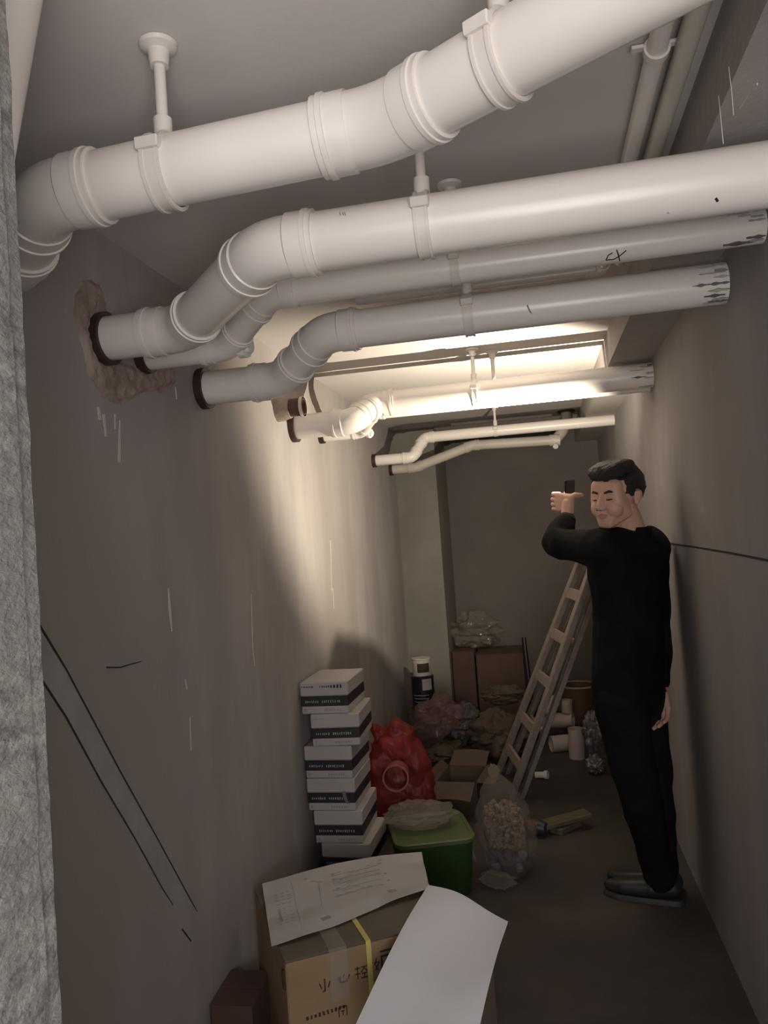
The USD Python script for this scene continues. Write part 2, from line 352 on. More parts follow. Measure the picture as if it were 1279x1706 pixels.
# mortar around the first pipe
def ragged(cy, cz, ry, rz, seed, n=70, amp=.28):
    th = np.linspace(0, 2*np.pi, n, endpoint=False)
    r = 1 + amp*(meshkit.noise(np.stack([2.2*np.cos(th)+9, 2.2*np.sin(th)+9, 0*th], 1), seed)-.5)*2 + .1*(meshkit.noise(np.stack([8*np.cos(th)+9, 8*np.sin(th)+9, 0*th], 1), seed+1)-.5)
    return [(cy + ry*r[i]*np.cos(th[i]), cz + rz*r[i]*np.sin(th[i])) for i in range(n)]
patch_px = [(150, 465), (168, 478), (176, 510), (184, 560), (200, 602), (226, 612), (262, 606), (290, 612), (292, 640), (268, 650), (240, 655), (214, 668), (190, 672), (172, 662), (160, 640), (146, 628), (140, 590), (130, 560), (122, 520), (126, 482)]
from shapely.geometry import Polygon as _Poly
def smooth_poly(pts, q=.012): return list(_Poly(pts).buffer(q).buffer(-2*q).buffer(q).exterior.coords)
pp = [on_left(*p) for p in patch_px]
def rough_patch(poly, cell, hmax, seed):
    """Rough mortar on the left wall: a height field inside an outline of (y, z)."""
    from shapely import contains_xy, distance, points
    P = _Poly(poly); y0, z0, y1, z1 = P.bounds
    ny, nz_ = int((y1-y0)/cell)+2, int((z1-z0)/cell)+2
    yy, zz_ = np.meshgrid(y0 + cell*np.arange(ny), z0 + cell*np.arange(nz_), indexing='ij')
    g = np.stack([yy.ravel()*60, zz_.ravel()*60, 0*yy.ravel()], 1)
    wob = (meshkit.noise(g*.45, seed)-.5)*.016
    inn = contains_xy(P, yy.ravel() + wob, zz_.ravel() + wob[::-1]); d = distance(P.exterior, points(yy.ravel(), zz_.ravel()))
    h = hmax*np.minimum(1, d/.015)*(.35 + .9*meshkit.noise(g, seed+1)*.7 + .5*meshkit.noise(g*2.7, seed+2)*.6)
    V = np.stack([XL + np.where(inn, h, 0.0) - .0005, yy.ravel(), zz_.ravel()], 1)
    idx = np.arange(ny*nz_).reshape(ny, nz_); a, b, c, e = idx[:-1, :-1].ravel(), idx[1:, :-1].ravel(), idx[1:, 1:].ravel(), idx[:-1, 1:].ravel()
    Fc = np.vstack([np.stack([a, b, c], 1), np.stack([a, c, e], 1)]); Fc = Fc[inn[Fc].sum(1) >= 1]
    used = np.unique(Fc); re_ = np.zeros(len(V), int); re_[used] = np.arange(len(used))
    return trimesh.Trimesh(V[used], re_[Fc], process=False)
obj('mortar_patch', rough_patch([(p[1], p[2]) for p in pp], .005, .011, 50), 'mortar', wall_left, 60, label='rough brown mortar smeared around the first two pipes')
ch = [on_left(*p) for p in ((160, 530), (176, 522), (180, 560), (188, 598), (178, 604), (166, 580), (156, 556))]
obj('mortar_lump', slab_outline(smooth_poly([(p[1], p[2]) for p in ch], .004), (XL, 0, 0), EX_L, EY_L, 0.02), 'mortar_pale', wall_left, False, label='pale broken edge of the pipe hole')
# right wall
obj('ink_line', stroke_on([at(x, y, X=XR) for x, y in ((1100, 903), (1160, 912), (1220, 922), (1300, 938))], NR, .006), 'crack', wall_right, False, label='thin dark level line along the wall')
# beam scratches
for pts in (((1214, 112), (1219, 155), (1222, 192)), ((1197, 160), (1201, 200), (1205, 240)), ((1262, 140), (1248, 155), (1232, 180))):
    obj('scratch', stroke_on([at(x, y, X=0.345) for x, y in pts], NR, .003), 'drip', beam, False, label='pale scratch')

# ------------------------------------------------------------------ drain pipes
def arc_corner(a, c, b, cut, n=7):
    """Points of a rounded corner at c between a and b."""
    u, v = nz(a - c), nz(b - c); p, q = c + u*cut, c + v*cut
    t = np.linspace(0, 1, n)[:, None]
    return (1-t)**2*p + 2*t*(1-t)*c + t**2*q
def elbow_mesh(a, c, b, r, s=1.0):
    u, v = nz(a - c), nz(b - c); cut = r*0.95*s; sock = r*0.95
    bend = arc_corner(a, c, b, cut)
    def socket(p, d):   # from the bend outwards
        prof = [(0.0, 1.05), (0.0, 1.11), (0.62, 1.11), (0.64, 1.16), (0.80, 1.16), (0.82, 1.11), (1.0, 1.11)]
        return [(p + d*sock*k, r*f) for k, f in prof]
    s0, s1 = socket(bend[0], u), socket(bend[-1], v)
    pts = [p for p, _ in reversed(s0)] + list(bend[1:-1]) + [p for p, _ in s1]
    rad = [f for _, f in reversed(s0)] + [r*1.05]*(len(bend)-2) + [f for _, f in s1]
    m = tube(pts, rad, 36)
    return m, cut + sock
def pipe_run(label, pts, r, group, m='pvc', sc=1.0, caps=()):
    pts = [np.asarray(p, float) for p in pts]
    t = thing('drain_pipe', label, 'pipe', group)
    cuts = [0.0]*len(pts)
    for i in range(1, len(pts)-1):
        em, cuts[i] = elbow_mesh(pts[i-1], pts[i], pts[i+1], r, sc)
        obj('elbow', em, m + '_fitting' if m == 'pvc' else m, t)
    for i in range(len(pts)-1):
        d = nz(pts[i+1]-pts[i]); a = pts[i] + d*max(0, cuts[i]-r*.25); b = pts[i+1] - d*max(0, cuts[i+1]-r*.25)
        if (b-a) @ d > 0.004: obj('pipe_length', tube([a, b], r, 40), m, t)
    return t
GP = 'drain pipes crossing under the ceiling'
def zz(dz): return H + dz
R1, R2 = 0.0525, 0.0375
SPEC = {}
def run(key, label, Ys, dzs, pxl, pxu, Ym, dzm, r, dze=None, sc=1.0, m='pvc'):
    lo = at(pxl, 800, Y=Ys); up = at(pxu, 800, Y=Ym)
    P = [(XL+.001, Ys, zz(dzs)), (lo[0], Ys, zz(dzs)), (up[0], Ym, zz(dzm)), (XR-.001, Ym, zz(dze if dze else dzm))]
    SPEC[key] = (P, r); return pipe_run(label, P, r, GP, m, sc)
# the nearest one turns towards the photographer
q = at(884, 72, Z=zz(.612)); c2 = np.array(at(640, 208, Y=1.10)); dirq = nz(q - c2)
P1 = [(XL+.001, 1.28, zz(.565)), (-0.93, 1.28, zz(.565)), (-0.736, 1.10, zz(.587)), tuple(c2), tuple(c2 + dirq*0.78)]
pipe1 = pipe_run('thick white drain pipe nearest the camera, bending toward the viewer at upper right', P1, R1, GP)
pipe2 = run('p2', 'thick white drain pipe coming out of the mortar patch, second from the camera', 1.686, .530, 322, 468, 1.345, .550, R1)
pipe3 = run('p3', 'thinner white drain pipe with a pen scribble, tucked under the second thick pipe', 1.88, .530, 392, 467, 1.74, .606, R2)
pipe4 = run('p4', 'white drain pipe with torn plaster at its right end, just above the bright ceiling', 2.25, .510, 482, 556, 2.08, .590, R1)
pipe5 = run('p5', 'white drain pipe glaring in the phone light, behind the bright ceiling strip', 3.16, .505, 592, 634, 3.34, .602, R1, sc=.75)
pipe6 = run('p6', 'thin white pipe hugging the underside of the glaring drain pipe', 3.59, .515, 608, 632, 3.425, .572, .025)
pipe7 = run('p7', 'thin cream pipe with an S bend in front of the far column', 4.81, .503, 690, 712, 4.92, .635, .034)
# the farthest: a sloping run that ends in a tee under a drop from the ceiling
e7 = at(925, 733, Y=5.36); u7 = at(786, 742, Y=5.36); l7 = at(692, 779, Y=5.38)
p8 = pipe_run('farthest cream pipe sloping up to a drop from the ceiling', [(XL+.001, 5.38, l7[2]), l7, u7, e7], .034, GP, 'pvc_old', .6)
obj('riser', tube([e7 + [-.01, 0, -.01], e7 + [.045, .04, .05], e7 + [.09, .10, .13], e7 + [.09, .10, .16]], .036, 24), 'pvc_old', p8)
obj('riser', tube([e7 + [.09, .10, .15], (e7[0]+.09, e7[1]+.10, ZC-.001)], .036, 24), 'pvc_old', p8)
obj('coupling', tube([e7 + [-.04, 0, 0], e7 + [.03, 0, 0]], .040, 24), 'pvc_old', p8)
obj('cleanout_plug', tube([e7 + [.0, -.02, -.030], e7 + [-.004, -.05, -.05]], .018, 20), 'pvc_fitting', p8)
obj('ceiling_collar', ring((e7[0]+.09, e7[1]+.10, ZC-.008), (0, 0, 1), .036, .058, .014), 'sleeve', p8, label='dark collar')
# plugs on two elbows
def plug(t, p, d, r):
    d = nz(d); obj('cleanout_plug', cat_([tube([p, p + d*r*.7], r, 24), tube([p + d*r*.6, p + d*r*1.1], r*.62, 18)]), 'pvc_fitting', t)
(Pa, ra) = SPEC['p3']; c_ = np.array(Pa[1]); plug(pipe3, c_ + [.035, 0, -.005], [1, -.1, -.05], ra*.8)
(Pa, ra) = SPEC['p6']; c_ = np.array(Pa[1]); plug(pipe6, c_ + [.03, 0, -.004], [1, -.3, -.3], ra*.9)

# sleeves where the pipes leave the left wall
def sleeve(Y, dz, r, arc, w=.010, th=.016):
    obj('pipe_sleeve', ring((XL+.012, Y, zz(dz)), (1, 0, 0), r*1.01, r*1.01+w, .024, 40, arc), 'sleeve', wall_left, label='dark brown sealing ring around a pipe')
for Y, dz, r in ((1.686, .53, R1), (1.88, .53, R2), (2.25, .51, R1), (3.16, .505, R1), (3.59, .515, .025), (4.81, .503, .034), (5.38, float(l7[2]-H), .034)):
    sleeve(Y, dz, r, (0, 2*np.pi), w=.011 if r > .05 else .008)
# an empty socket in the wall between two pipes
sc_ = at(462, 682, X=XL)
es = thing('pipe_socket', 'short empty pipe socket packed with mortar, low on the left wall between two pipes', 'pipe socket')
obj('mortar_collar', lathe([(0, 0), (.052, 0), (.050, .02), (.042, .055), (0, .055)], 28, (XL+.001, sc_[1], sc_[2]), frame_to((1, 0, 0))), 'mortar', es)
obj('socket', lathe([(.026, .05), (.036, .05), (.036, .095), (.040, .096), (.040, .112), (.030, .112), (.030, .07), (0, .07)], 28, (XL+.001, sc_[1], sc_[2]), frame_to((1, 0, 0))), 'cardboard_dark', es)
obj('socket_lip', ring((XL+.107, sc_[1], sc_[2]), (1, 0, 0), .034, .041, .012), 'pvc_old', es)

# hangers: clamp band with lugs, rod and ceiling cup
def hanger(label, x, Y, dz, r, axis=(1, 0, 0), rod_r=.009, wide=.030):
    t = thing('pipe_hanger', label, 'pipe hanger', 'hangers of the drain pipes')
    c = np.array([x, Y, zz(dz)]); ax = nz(axis); side = nz(np.cross([0, 0, 1.0], ax))
    band = cat_([ring(c, ax, r*1.005, r*1.075, wide, 48), ring(c + ax*wide*.40, ax, r*1.07, r*1.12, wide*.16, 48), ring(c - ax*wide*.40, ax, r*1.07, r*1.12, wide*.16, 48)])
    obj('clamp_band', band, 'hanger', t)
    for s in (-1, 1):
        lug = place(cham((wide*1.25, .016, .018), .002), c + side*s*(r*1.06) + [0, 0, r*.38], R=np.stack([ax, side, [0, 0, 1.0]], 1))
        obj('lug', lug, 'hanger', t)
    top = c[2] + r*1.06
    obj('rod_socket', tube([(x, Y, top-.004), (x, Y, min(top + .03, ZC-.01))], rod_r*1.6, 20), 'hanger', t)
    obj('rod', tube([(x, Y, top), (x, Y, ZC-.004)], rod_r, 20), 'hanger', t)
    obj('ceiling_cup', lathe([(0, 0), (.030, 0), (.028, -.006), (rod_r*1.9, -.012), (rod_r*1.6, -.035), (0, -.035)], 28, (x, Y, ZC-.001)), 'hanger', t)
    return t
def x_at(px, py, Y): return float(at(px, py, Y=Y)[0])
h1 = P1[2]; 
hx = x_at(276, 285, 1.10); hanger('hanger with a long rod on the nearest pipe, at upper left', hx, 1.10, .587 + .017*(hx+.736)/.52, R1)
hc = at(836, 80, Z=zz(.611)); s_ = (hc[0]-c2[0])/dirq[0]; hc = c2 + dirq*s_
hanger('hanger clamp on the bent end of the nearest pipe', hc[0], hc[1], hc[2]-H, R1, dirq)
hanger('hanger clamp in the middle of the second thick pipe', x_at(707, 375, 1.345), 1.345, .550, R1, wide=.026)
hanger('small hanger clamp on the thinner pipe with the scribble', x_at(759, 452, 1.74), 1.74, .606, R2, rod_r=.008, wide=.020)
hanger('hanger clamp on the pipe with the torn plaster end', x_at(780, 515, 2.08), 2.08, .590, R1, wide=.026)
hanger('hanger clamp on the glaring pipe, below its thin rod', x_at(791, 655, 3.34), 3.34, .602, R1, rod_r=.008, wide=.024)
hanger('thin hooked hanger rod of the pipe hidden behind the glaring one', x_at(820, 600, 3.425), 3.425, .572, .025, rod_r=.008, wide=.018)
hanger('short white hanger rod on the thin cream pipe by the far column', x_at(825, 710, 4.92), 4.92, .635, .034, rod_r=.008, wide=.022)

# plaster torn over the right ends of two pipes, scribble and spots: all lie on the pipe's own skin
def on_pipe(px, py, Y, z, r):
    d = ray(px, py); o = EYE - np.array([0, Y, z])
    a, b, c = d[1]**2 + d[2]**2, 2*(o[1]*d[1] + o[2]*d[2]), o[1]**2 + o[2]**2 - r*r
    return EYE + d*((-b - math.sqrt(max(b*b - 4*a*c, 0)))/(2*a))
def mark(t, name, pxs, Y, z, r, w, m, label=None):
    P = np.array([on_pipe(x, y, Y, z, r) for x, y in pxs])
    P2 = [P[0]]
    for a, b in zip(P[:-1], P[1:]): P2 += [a + (b-a)*k/4 for k in (1, 2, 3, 4)]
    out = []
    for p in P2:
        n = nz([0, p[1]-Y, p[2]-z]); out.append(np.array([p[0], Y, z]) + n*(r + .0004))
    obj(name, tube(out, w/2, 6), m, t, label=label)
z3 = zz(.606)
for pts in (((1020, 421), (1013, 425), (1009, 433), (1022, 432)), ((1027, 416), (1030, 425), (1032, 434)), ((1043, 417), (1032, 426), (1022, 432))):
    mark(pipe3, 'pen_mark', pts, 1.74, z3, R2, .0024, 'ink', 'black pen scribble')
mark(pipe2, 'spot', ((1192, 330), (1195, 335)), 1.345, zz(.55), R1, .004, 'ink')
mark(pipe2, 'spot', ((1111, 354), (1114, 355)), 1.345, zz(.55), R1, .002, 'grey_print')
for x in (566, 571, 574): mark(pipe2, 'printed_mark', ((x, 354), (x+1, 359)), 1.345, zz(.55), R1, .0016, 'grey_print')
mark(pipe4, 'smudge', ((878, 508), (882, 518), (885, 522)), 2.08, zz(.59), R1, .004, 'grey_print')
def torn(t, Y, dz, r, x0, n, seed):
    g = np.random.default_rng(seed); c = np.array([0, Y, zz(dz)])
    for i in range(n):
        a = g.uniform(-1.2, 1.0); L = g.uniform(.020, .060); w = g.uniform(.0008, .006); dx = g.uniform(0, 1)**3*.05
        d0 = np.array([0, -math.cos(a), math.sin(a)])
        s = np.array([0, math.sin(a), math.cos(a)])
        pts = []
        for k in range(9):
            u = k/8; x = XR - .002 - L*(1-u)
            ww = w*(.25 + math.sin(math.pi*u)) * (1 + .5*math.sin(11*u+i))
            pts.append((x - dx, ww))
        V = []; Fc = []
        for x, ww in pts:
            for sg in (-1, 1):
                aa = a + sg*ww/r/2
                for rr in (r+.0003, r+.004):
                    V.append((x, Y - math.cos(aa)*rr, zz(dz) + math.sin(aa)*rr))
        for k in range(len(pts)-1):
            b = k*4
            for p, q in ((0, 1), (1, 3), (3, 2), (2, 0)):
                Fc += [[b+p, b+q, b+4+q], [b+p, b+4+q, b+4+p]]
        mm = trimesh.Trimesh(V, Fc, process=False); mm.fix_normals()
        obj('plaster_splash', mm, ('mortar_pale', 'patch', 'white_card', 'grime')[i % 4], t, label='torn plaster at the wall end')
torn(pipe4, 2.08, .59, R1, XR, 16, 3); torn(pipe5, 3.34, .602, R1, XR, 10, 5); torn(pipe3, 1.74, .606, R2, XR, 8, 6)

# small pipes along and across the ceiling
GC = 'slim conduits fixed to the ceiling'
def conduit(label, pts, r, m='pvc_old'):
    pts = [np.asarray(p, float) for p in pts]; t = thing('conduit', label, 'conduit', GC)
    for i in range(len(pts)-1): obj('tube', tube([pts[i], pts[i+1]], r, 24), m, t)
    for i in range(1, len(pts)-1):
        d0, d1 = nz(pts[i-1]-pts[i]), nz(pts[i+1]-pts[i])
        obj('elbow', tube([pts[i]+d0*r*2.4, pts[i]+d0*r*.8, pts[i]+d1*r*.8, pts[i]+d1*r*2.4], r*1.22, 24), m, t)
    return t
c1 = conduit('slim pale conduit along the ceiling at upper right, turning across behind the pipes', [(0.253, .2, H+.778), (0.253, 2.42, H+.778), (-.52, 2.42, H+.778)], .017, 'pvc')
conduit('slim duller conduit along the ceiling beside the beam', [(0.300, .2, H+.776), (0.300, 2.36, H+.776)], .018)
cx = at(1172, 68, Z=H+.778); obj('clip', cat_([ring((0.253, cx[1], H+.778), (0, 1, 0), .0172, .0215, .016, 30), place(cham((.020, .014, .006), .001), (.253-.030, cx[1], H+.785)), place(cham((.020, .014, .006), .001), (.253+.030, cx[1], H+.785))]), 'hanger', c1)
conduit('thin conduit across the ceiling above the farthest pipe', [(-.55, 5.5, H+.785), (.16, 5.5, H+.785)], .014)
# pale slanting pipe glimpsed beside the jamb at the top left
a0 = at(10, 245, Y=.80); a1 = at(60, -40, Y=.80)
dd = nz(a1 - a0); off = np.cross(dd, nz([0, 1.0, 0])); off = off if off[0] < 0 else -off
sp = thing('slanting_pipe', 'pale slanting pipe glimpsed beside the jamb in the top left corner', 'pipe')
obj('pipe_length', tube([a0 - dd*.25 + off*.05, a0 + dd*((ZC-.003-a0[2])/dd[2]-.02) + off*.05], .05, 40), 'pvc', sp)
obj('coupling', tube([a0 - dd*.30 + off*.05, a0 - dd*.18 + off*.05], .056, 40), 'pvc_fitting', sp)
#--MORE--
# ------------------------------------------------------------------ things on the floor
def on_box(t, name, corner, ex, ey, shapes, m, kind=None, lift=.0008, label=None):
    """Flat print on a box face: rectangles (x, y, w, h, turn) or polylines on the plane at corner."""
    nrm = np.cross(ex, ey); ms = []
    R = np.stack([ex, ey, nrm], 1)
    for x, y, w, h, a in shapes:
        b = trimesh.creation.box((w, h, lift)); b.apply_transform(trimesh.transformations.rotation_matrix(a, [0, 0, 1]))
        b.apply_translation((x, y, lift/2)); ms.append(place(b, corner, R=R))
    return obj(name, cat_(ms), m, t, False, label=label, kind=kind)

# stack of seven boxes against the left wall
yF = 3.006; bw, bd, bh = .200, .295, .1286
offs = [(0, 0), (.030, .012), (.002, 0), (.002, .004), (.022, .010), (.050, .018), (.03, .01)]
turn = [0, .05, -.02, 0, .01, -.03, .02]
names = ['top white and black carton of the tall stack by the left wall', 'second carton from the top of the tall stack, pushed to the right', 'third carton from the top of the tall stack by the left wall',
         'fourth carton from the top of the tall stack by the left wall', 'fifth carton from the top of the tall stack, with a torn glint of tape', 'sixth carton from the top of the tall stack, sticking out to the right', 'lowest carton of the tall stack, hidden behind the papers']
gl = np.random.default_rng(21)
for k in range(7):
    z1 = .902 - k*bh - .0002*k; z0 = z1 - bh + .0006
    if k == 6: z0 = .001
    cx0, cy0 = XL + .008 + offs[k][0] + bw/2, yF + bd/2 + offs[k][1]*0
    t = thing('carton', names[k], 'carton', 'cartons in the tall stack')
    Rz = turn[k]; hh = z1 - z0
    lid_h = hh*.44
    obj('lid', place(cham((bw, bd, lid_h), .004), (cx0, cy0, z1 - lid_h/2), Rz), 'white_card', t)
    obj('body', place(cham((bw-.006, bd-.006, hh - lid_h), .003), (cx0, cy0, z0 + (hh-lid_h)/2), Rz), 'white_card', t)
    bh2 = (hh - lid_h)*.56
    obj('black_band', place(cham((bw-.003, bd-.003, bh2), .0015), (cx0, cy0, z1 - lid_h - bh2/2 - .001), Rz), 'black_print', t, label='black printed band')
    ex, ey = np.array([math.cos(Rz), math.sin(Rz), 0]), np.array([0, 0, 1.0]); nrm = np.cross(ex, ey)
    c = np.array([cx0, cy0, 0]) - ex*bw/2 + nrm*(bd/2)
    def word(x, n, h, w): return [(x + i*w + gl.uniform(-.001, .001), 0, w*.62*gl.uniform(.6, 1), h*gl.uniform(.6, 1.0), gl.uniform(-.2, .2)) for i in range(n)]
    if k < 6:
        on_box(t, 'lettering', c + [0, 0, z1 - lid_h - bh2*.55], ex, ey, word(.022, 7, .010, .0085) + word(.092, 9, .012, .0088), 'pale_print')
        if k in (0, 1, 3): on_box(t, 'lettering', c + [0, 0, z1 - lid_h*.33], ex, ey, word(.010, 8, .006, .0065) + (word(.085, 5, .008, .009) + word(.132, 4, .017, .013) if k == 0 else []), 'grey_print' if k else 'black_print')
        on_box(t, 'lettering', c + [0, 0, z0 + (hh-lid_h)*.22], ex, ey, [(.018, 0, .006, .014, 0)] + word(.10, 7, .009, .0105), 'grey_print')
tp = at(573, 1325, Y=yF-.008)
tg = obj('tape_curl', grid_sheet(lambda u, v: np.stack([tp[0] + (u-.5)*.014 + v*.018, tp[1] - .004 - .012*np.sin(3*v), tp[2] + .018 - v*.05], 1), 5, 9, .0004), 'clear_dense')
tag(tg, 'curl of clear tape hanging on the front of the tall stack', 'tape')

# foreground: strapped carton with papers
FL = at(475, 1605, Z=.385); zt = .385
ang = math.radians(30.5); u_ = np.array([math.cos(ang), math.sin(ang), 0]); v_ = np.array([-math.sin(ang), math.cos(ang), 0])
Lu, Lv = .50, .47
t = thing('shipping_carton', 'strapped brown shipping carton in the foreground under printed papers', 'carton')
cc = FL[:2] + (u_*Lu/2 + v_*Lv/2)[:2]
obj('body', place(cham((Lu, Lv, zt-.004), .004), (cc[0], cc[1], (zt-.004)/2 + .001), ang), 'cardboard', t)
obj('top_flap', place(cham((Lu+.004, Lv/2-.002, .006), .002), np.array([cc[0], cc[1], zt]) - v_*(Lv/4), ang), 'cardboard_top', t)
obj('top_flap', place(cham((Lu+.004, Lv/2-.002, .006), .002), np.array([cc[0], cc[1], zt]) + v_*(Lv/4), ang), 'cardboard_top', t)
F0 = np.array([FL[0], FL[1], 0.0]) - v_*.0006
ez = np.array([0, 0, 1.0])
def strip_over(x, w, m, name, up, down, wob=0.0, lab=None):
    """A strip that lies on the top and folds down the front face."""
    def fn(a, b):
        s = b*(up + down); on = s < up
        yy = np.where(on, up - s, 0.0); z = np.where(on, zt + .0042, zt + .0042 - (s - up))
        lift = .0022 + wob*meshkit.noise(np.stack([a*3, b*9, 0*a], 1), 5)
        P = F0[None, :] + u_[None, :]*(x + (a-.5)*w)[:, None] + v_[None, :]*(yy - np.where(on, 0, lift))[:, None]
        P[:, 2] = z + np.where(on, lift*.6, 0); return P
    return obj(name, grid_sheet(lambda a, b: fn(1-a, b), 8, 60, .0007), m, t, label=lab)
xs = float((at(590, 1535, Z=zt) - FL) @ u_)
strip_over(xs, .014, 'strap', 'strap', .40, .36, lab='yellow packing strap')
strip_over(xs - .085, .048, 'tape', 'tape', .30, .13, .006, 'crumpled clear tape')
# dark edge of the handle hole
obj('edge_tear', place(cham((.010, .012, .05), .002), FL + v_*.02 - u_*.002 + [0, 0, -.05], ang), 'brown_print', t)
# characters on the front: a row of large ones, a frame and a small line
def glyph(kind, x, y, s):
    G = {'xiao': [(0, 0, .10, .9, 0), (-.32, -.02, .09, .42, .35), (.32, -.02, .09, .42, -.35), (-.1, -.42, .2, .08, .4)],
         'xin': [(-.38, -.05, .09, .34, .3), (-.05, -.28, .55, .10, 0), (-.28, -.05, .09, .46, 0), (.0, .18, .09, .22, -.5), (.36, 0, .09, .34, -.4), (.2, -.2, .09, .2, 0)],
         'qing': [(-.3, .3, .4, .08, 0), (-.3, 0, .08, .9, 0), (-.3, -.08, .42, .08, 0), (.22, .34, .48, .08, 0), (.1, .12, .08, .4, -.7), (.34, .12, .08, .4, .7), (.22, -.12, .4, .08, 0), (.22, -.28, .08, .34, 0), (.22, -.44, .55, .08, 0)],
         'fang': [(-.3, .42, .09, .16, .3), (-.28, .24, .5, .08, 0), (-.32, -.1, .08, .6, -.2), (-.12, -.14, .08, .5, .05), (-.2, .02, .26, .08, 0), (.2, .3, .08, .4, -.3), (.28, .2, .4, .08, 0), (.3, -.1, .08, .62, -.5), (.22, -.12, .08, .62, .5)],
         'men': [(-.36, -.05, .09, .8, 0), (.36, -.05, .09, .8, 0), (.1, .36, .55, .09, 0), (-.22, .38, .1, .14, .5), (0, 0, .3, .08, 0), (0, -.18, .08, .36, 0)]}[kind]
    return [(x + a*s, y + b*s, w*s, h*s, r) for a, b, w, h, r in G]
def fx(px, py):
    d = ray(px, py); n = -v_; k = ((F0 - EYE) @ n)/(d @ n); p = EYE + k*d - F0
    return float(p @ u_), float(p[2])
sh = []
for (px, py), kind in zip(((541, 1641), (573, 1629), (602, 1619), (622, 1609)), ('xiao', 'xin', 'qing', 'fang')):
    x, y = fx(px, py); sh += glyph(kind, x, y, .036)
on_box(t, 'lettering', F0, u_, ez, sh, 'brown_print')
x, y = fx(571, 1684); sh = glyph('men', x, y, .030)
g2 = np.random.default_rng(4)
x, y = fx(512, 1697); sh += [(x + i*.011, y + .0005*i, .007*g2.uniform(.6, 1), .011*g2.uniform(.6, 1), g2.uniform(-.2, .2)) for i in range(10)]
on_box(t, 'lettering', F0, u_, ez, sh, 'brown_print')
x, y = fx(652, 1597); on_box(t, 'handling_mark', F0, u_, ez, [(x, y+.026, .062, .005, 0), (x-.028, y-.012, .005, .055, 0), (x+.028, y-.012, .005, .055, 0), (x, y+.013, .058, .005, 0), (x, y-.006, .005, .028, 0), (x, y-.02, .026, .004, 0)], 'brown_print')

# printed sheet on the carton, curling up a little at its edges
zp = zt + .006
Q = [at(x, y, Z=zp) for x, y in ((453, 1577), (655, 1512), (712, 1478), (690, 1428), (640, 1424), (560, 1441), (476, 1462), (443, 1482))]
A, B, C, D = at(452, 1578, Z=zp), at(716, 1488, Z=zp), at(703, 1428, Z=zp), at(437, 1479, Z=zp)
def paper_fn(u, v):
    P = (1-u)[:, None]*(1-v)[:, None]*A + u[:, None]*(1-v)[:, None]*B + u[:, None]*v[:, None]*C + (1-u)[:, None]*v[:, None]*D
    n = meshkit.noise(np.stack([u*5, v*5, 0*u], 1), 8)
    P[:, 2] += .004 + .010*(n-.3) + .012*np.maximum(0, v-.75)*2 + .010*np.maximum(0, u-.8)*2
    P[:, :2] += (nz(D-A)[:2])[None, :]*(.055*np.sin(np.pi*u**1.2)*v - .012*np.sin(2*np.pi*u)*(1-v))[:, None]
    return P
t = thing('printed_sheet', 'creased printed form sheet lying across the top of the strapped carton', 'paper')
obj('sheet', grid_sheet(paper_fn, 60, 30, .0006), 'paper', t)
def ink_on(fn, segs, w):
    out = []
    for (u0, v0), (u1, v1), ww in segs:
        n = 14; uu = np.linspace(u0, u1, n); vv = np.linspace(v0, v1, n); P = fn(uu, vv)
        d = P[-1]-P[0]; s = nz(np.cross([0, 0, 1.0], d))*ww/2
        for k in range(n-1):
            V = np.array([P[k]-s, P[k]+s, P[k+1]+s, P[k+1]-s]); V = np.vstack([V + [0, 0, .0005], V + [0, 0, .0011]])
            out.append(trimesh.Trimesh(V, [[4, 7, 6], [4, 6, 5], [0, 1, 2], [0, 2, 3], [0, 3, 7], [0, 7, 4], [1, 5, 6], [1, 6, 2]], process=False))
    return cat_(out)
g3 = np.random.default_rng(11); segs = []
for v in np.linspace(.38, .8, 5): segs.append(((.42, v), (.72, v), .0012))
segs += [((.18, .1), (.17, .9), .0010), ((.32, .3), (.33, .72), .0012), ((.29, .80), (.36, .74), .002)]
obj('ruled_line', ink_on(paper_fn, segs, 0), 'grey_print', t, False, kind='stuff')
segs = []
for u, v in ((.42, .82), (.42, .74), (.43, .52), (.72, .82), (.73, .90), (.74, .58), (.75, .45), (.25, .86)): segs.append(((u, v), (u+.018, v+.004), .006))
for u, v in ((.30, .13), (.74, .22)): segs += [((u, v), (u+.055, v), .016)]
for k in range(5): segs.append(((.075 + .002*k, .30), (.07 + .002*k, .48), .003))
obj('printed_mark', ink_on(paper_fn, segs, 0), 'grey_print', t, False, kind='stuff')
segs = []
for v in np.linspace(.25, .75, 9):
    for k in range(3): segs.append(((.06 + k*.035, v), (.06 + k*.035 + g3.uniform(.01, .028), v), .002))
for k in range(26):
    u, v = g3.uniform(.40, .70), g3.choice(np.linspace(.40, .84, 9)); segs.append(((u, v), (u + g3.uniform(.015, .05), v), .0022))
obj('printed_text', ink_on(paper_fn, segs, 0), 'pale_print', t, False, kind='stuff')

# second carton at the right, under the white sheet
C2 = .36
p0 = at(822, 1612, Z=C2)
t = thing('carton', 'plain brown carton mostly hidden under the blank white sheet', 'carton')
a2 = math.radians(-8); ux, uy = np.array([math.cos(a2), math.sin(a2), 0]), np.array([-math.sin(a2), math.cos(a2), 0])
cb = p0[:2] - (ux*.105 + uy*.16)[:2]
obj('body', place(cham((.21, .32, C2-.002), .004), (cb[0], cb[1], C2/2), a2), 'cardboard_pink', t)
obj('top_flap', place(cham((.212, .158, .004), .001), np.array([cb[0], cb[1], C2+.001]) + uy*.08, a2), 'cardboard_dull', t)
obj('top_flap', place(cham((.212, .158, .004), .001), np.array([cb[0], cb[1], C2+.001]) - uy*.08, a2), 'cardboard_dull', t)
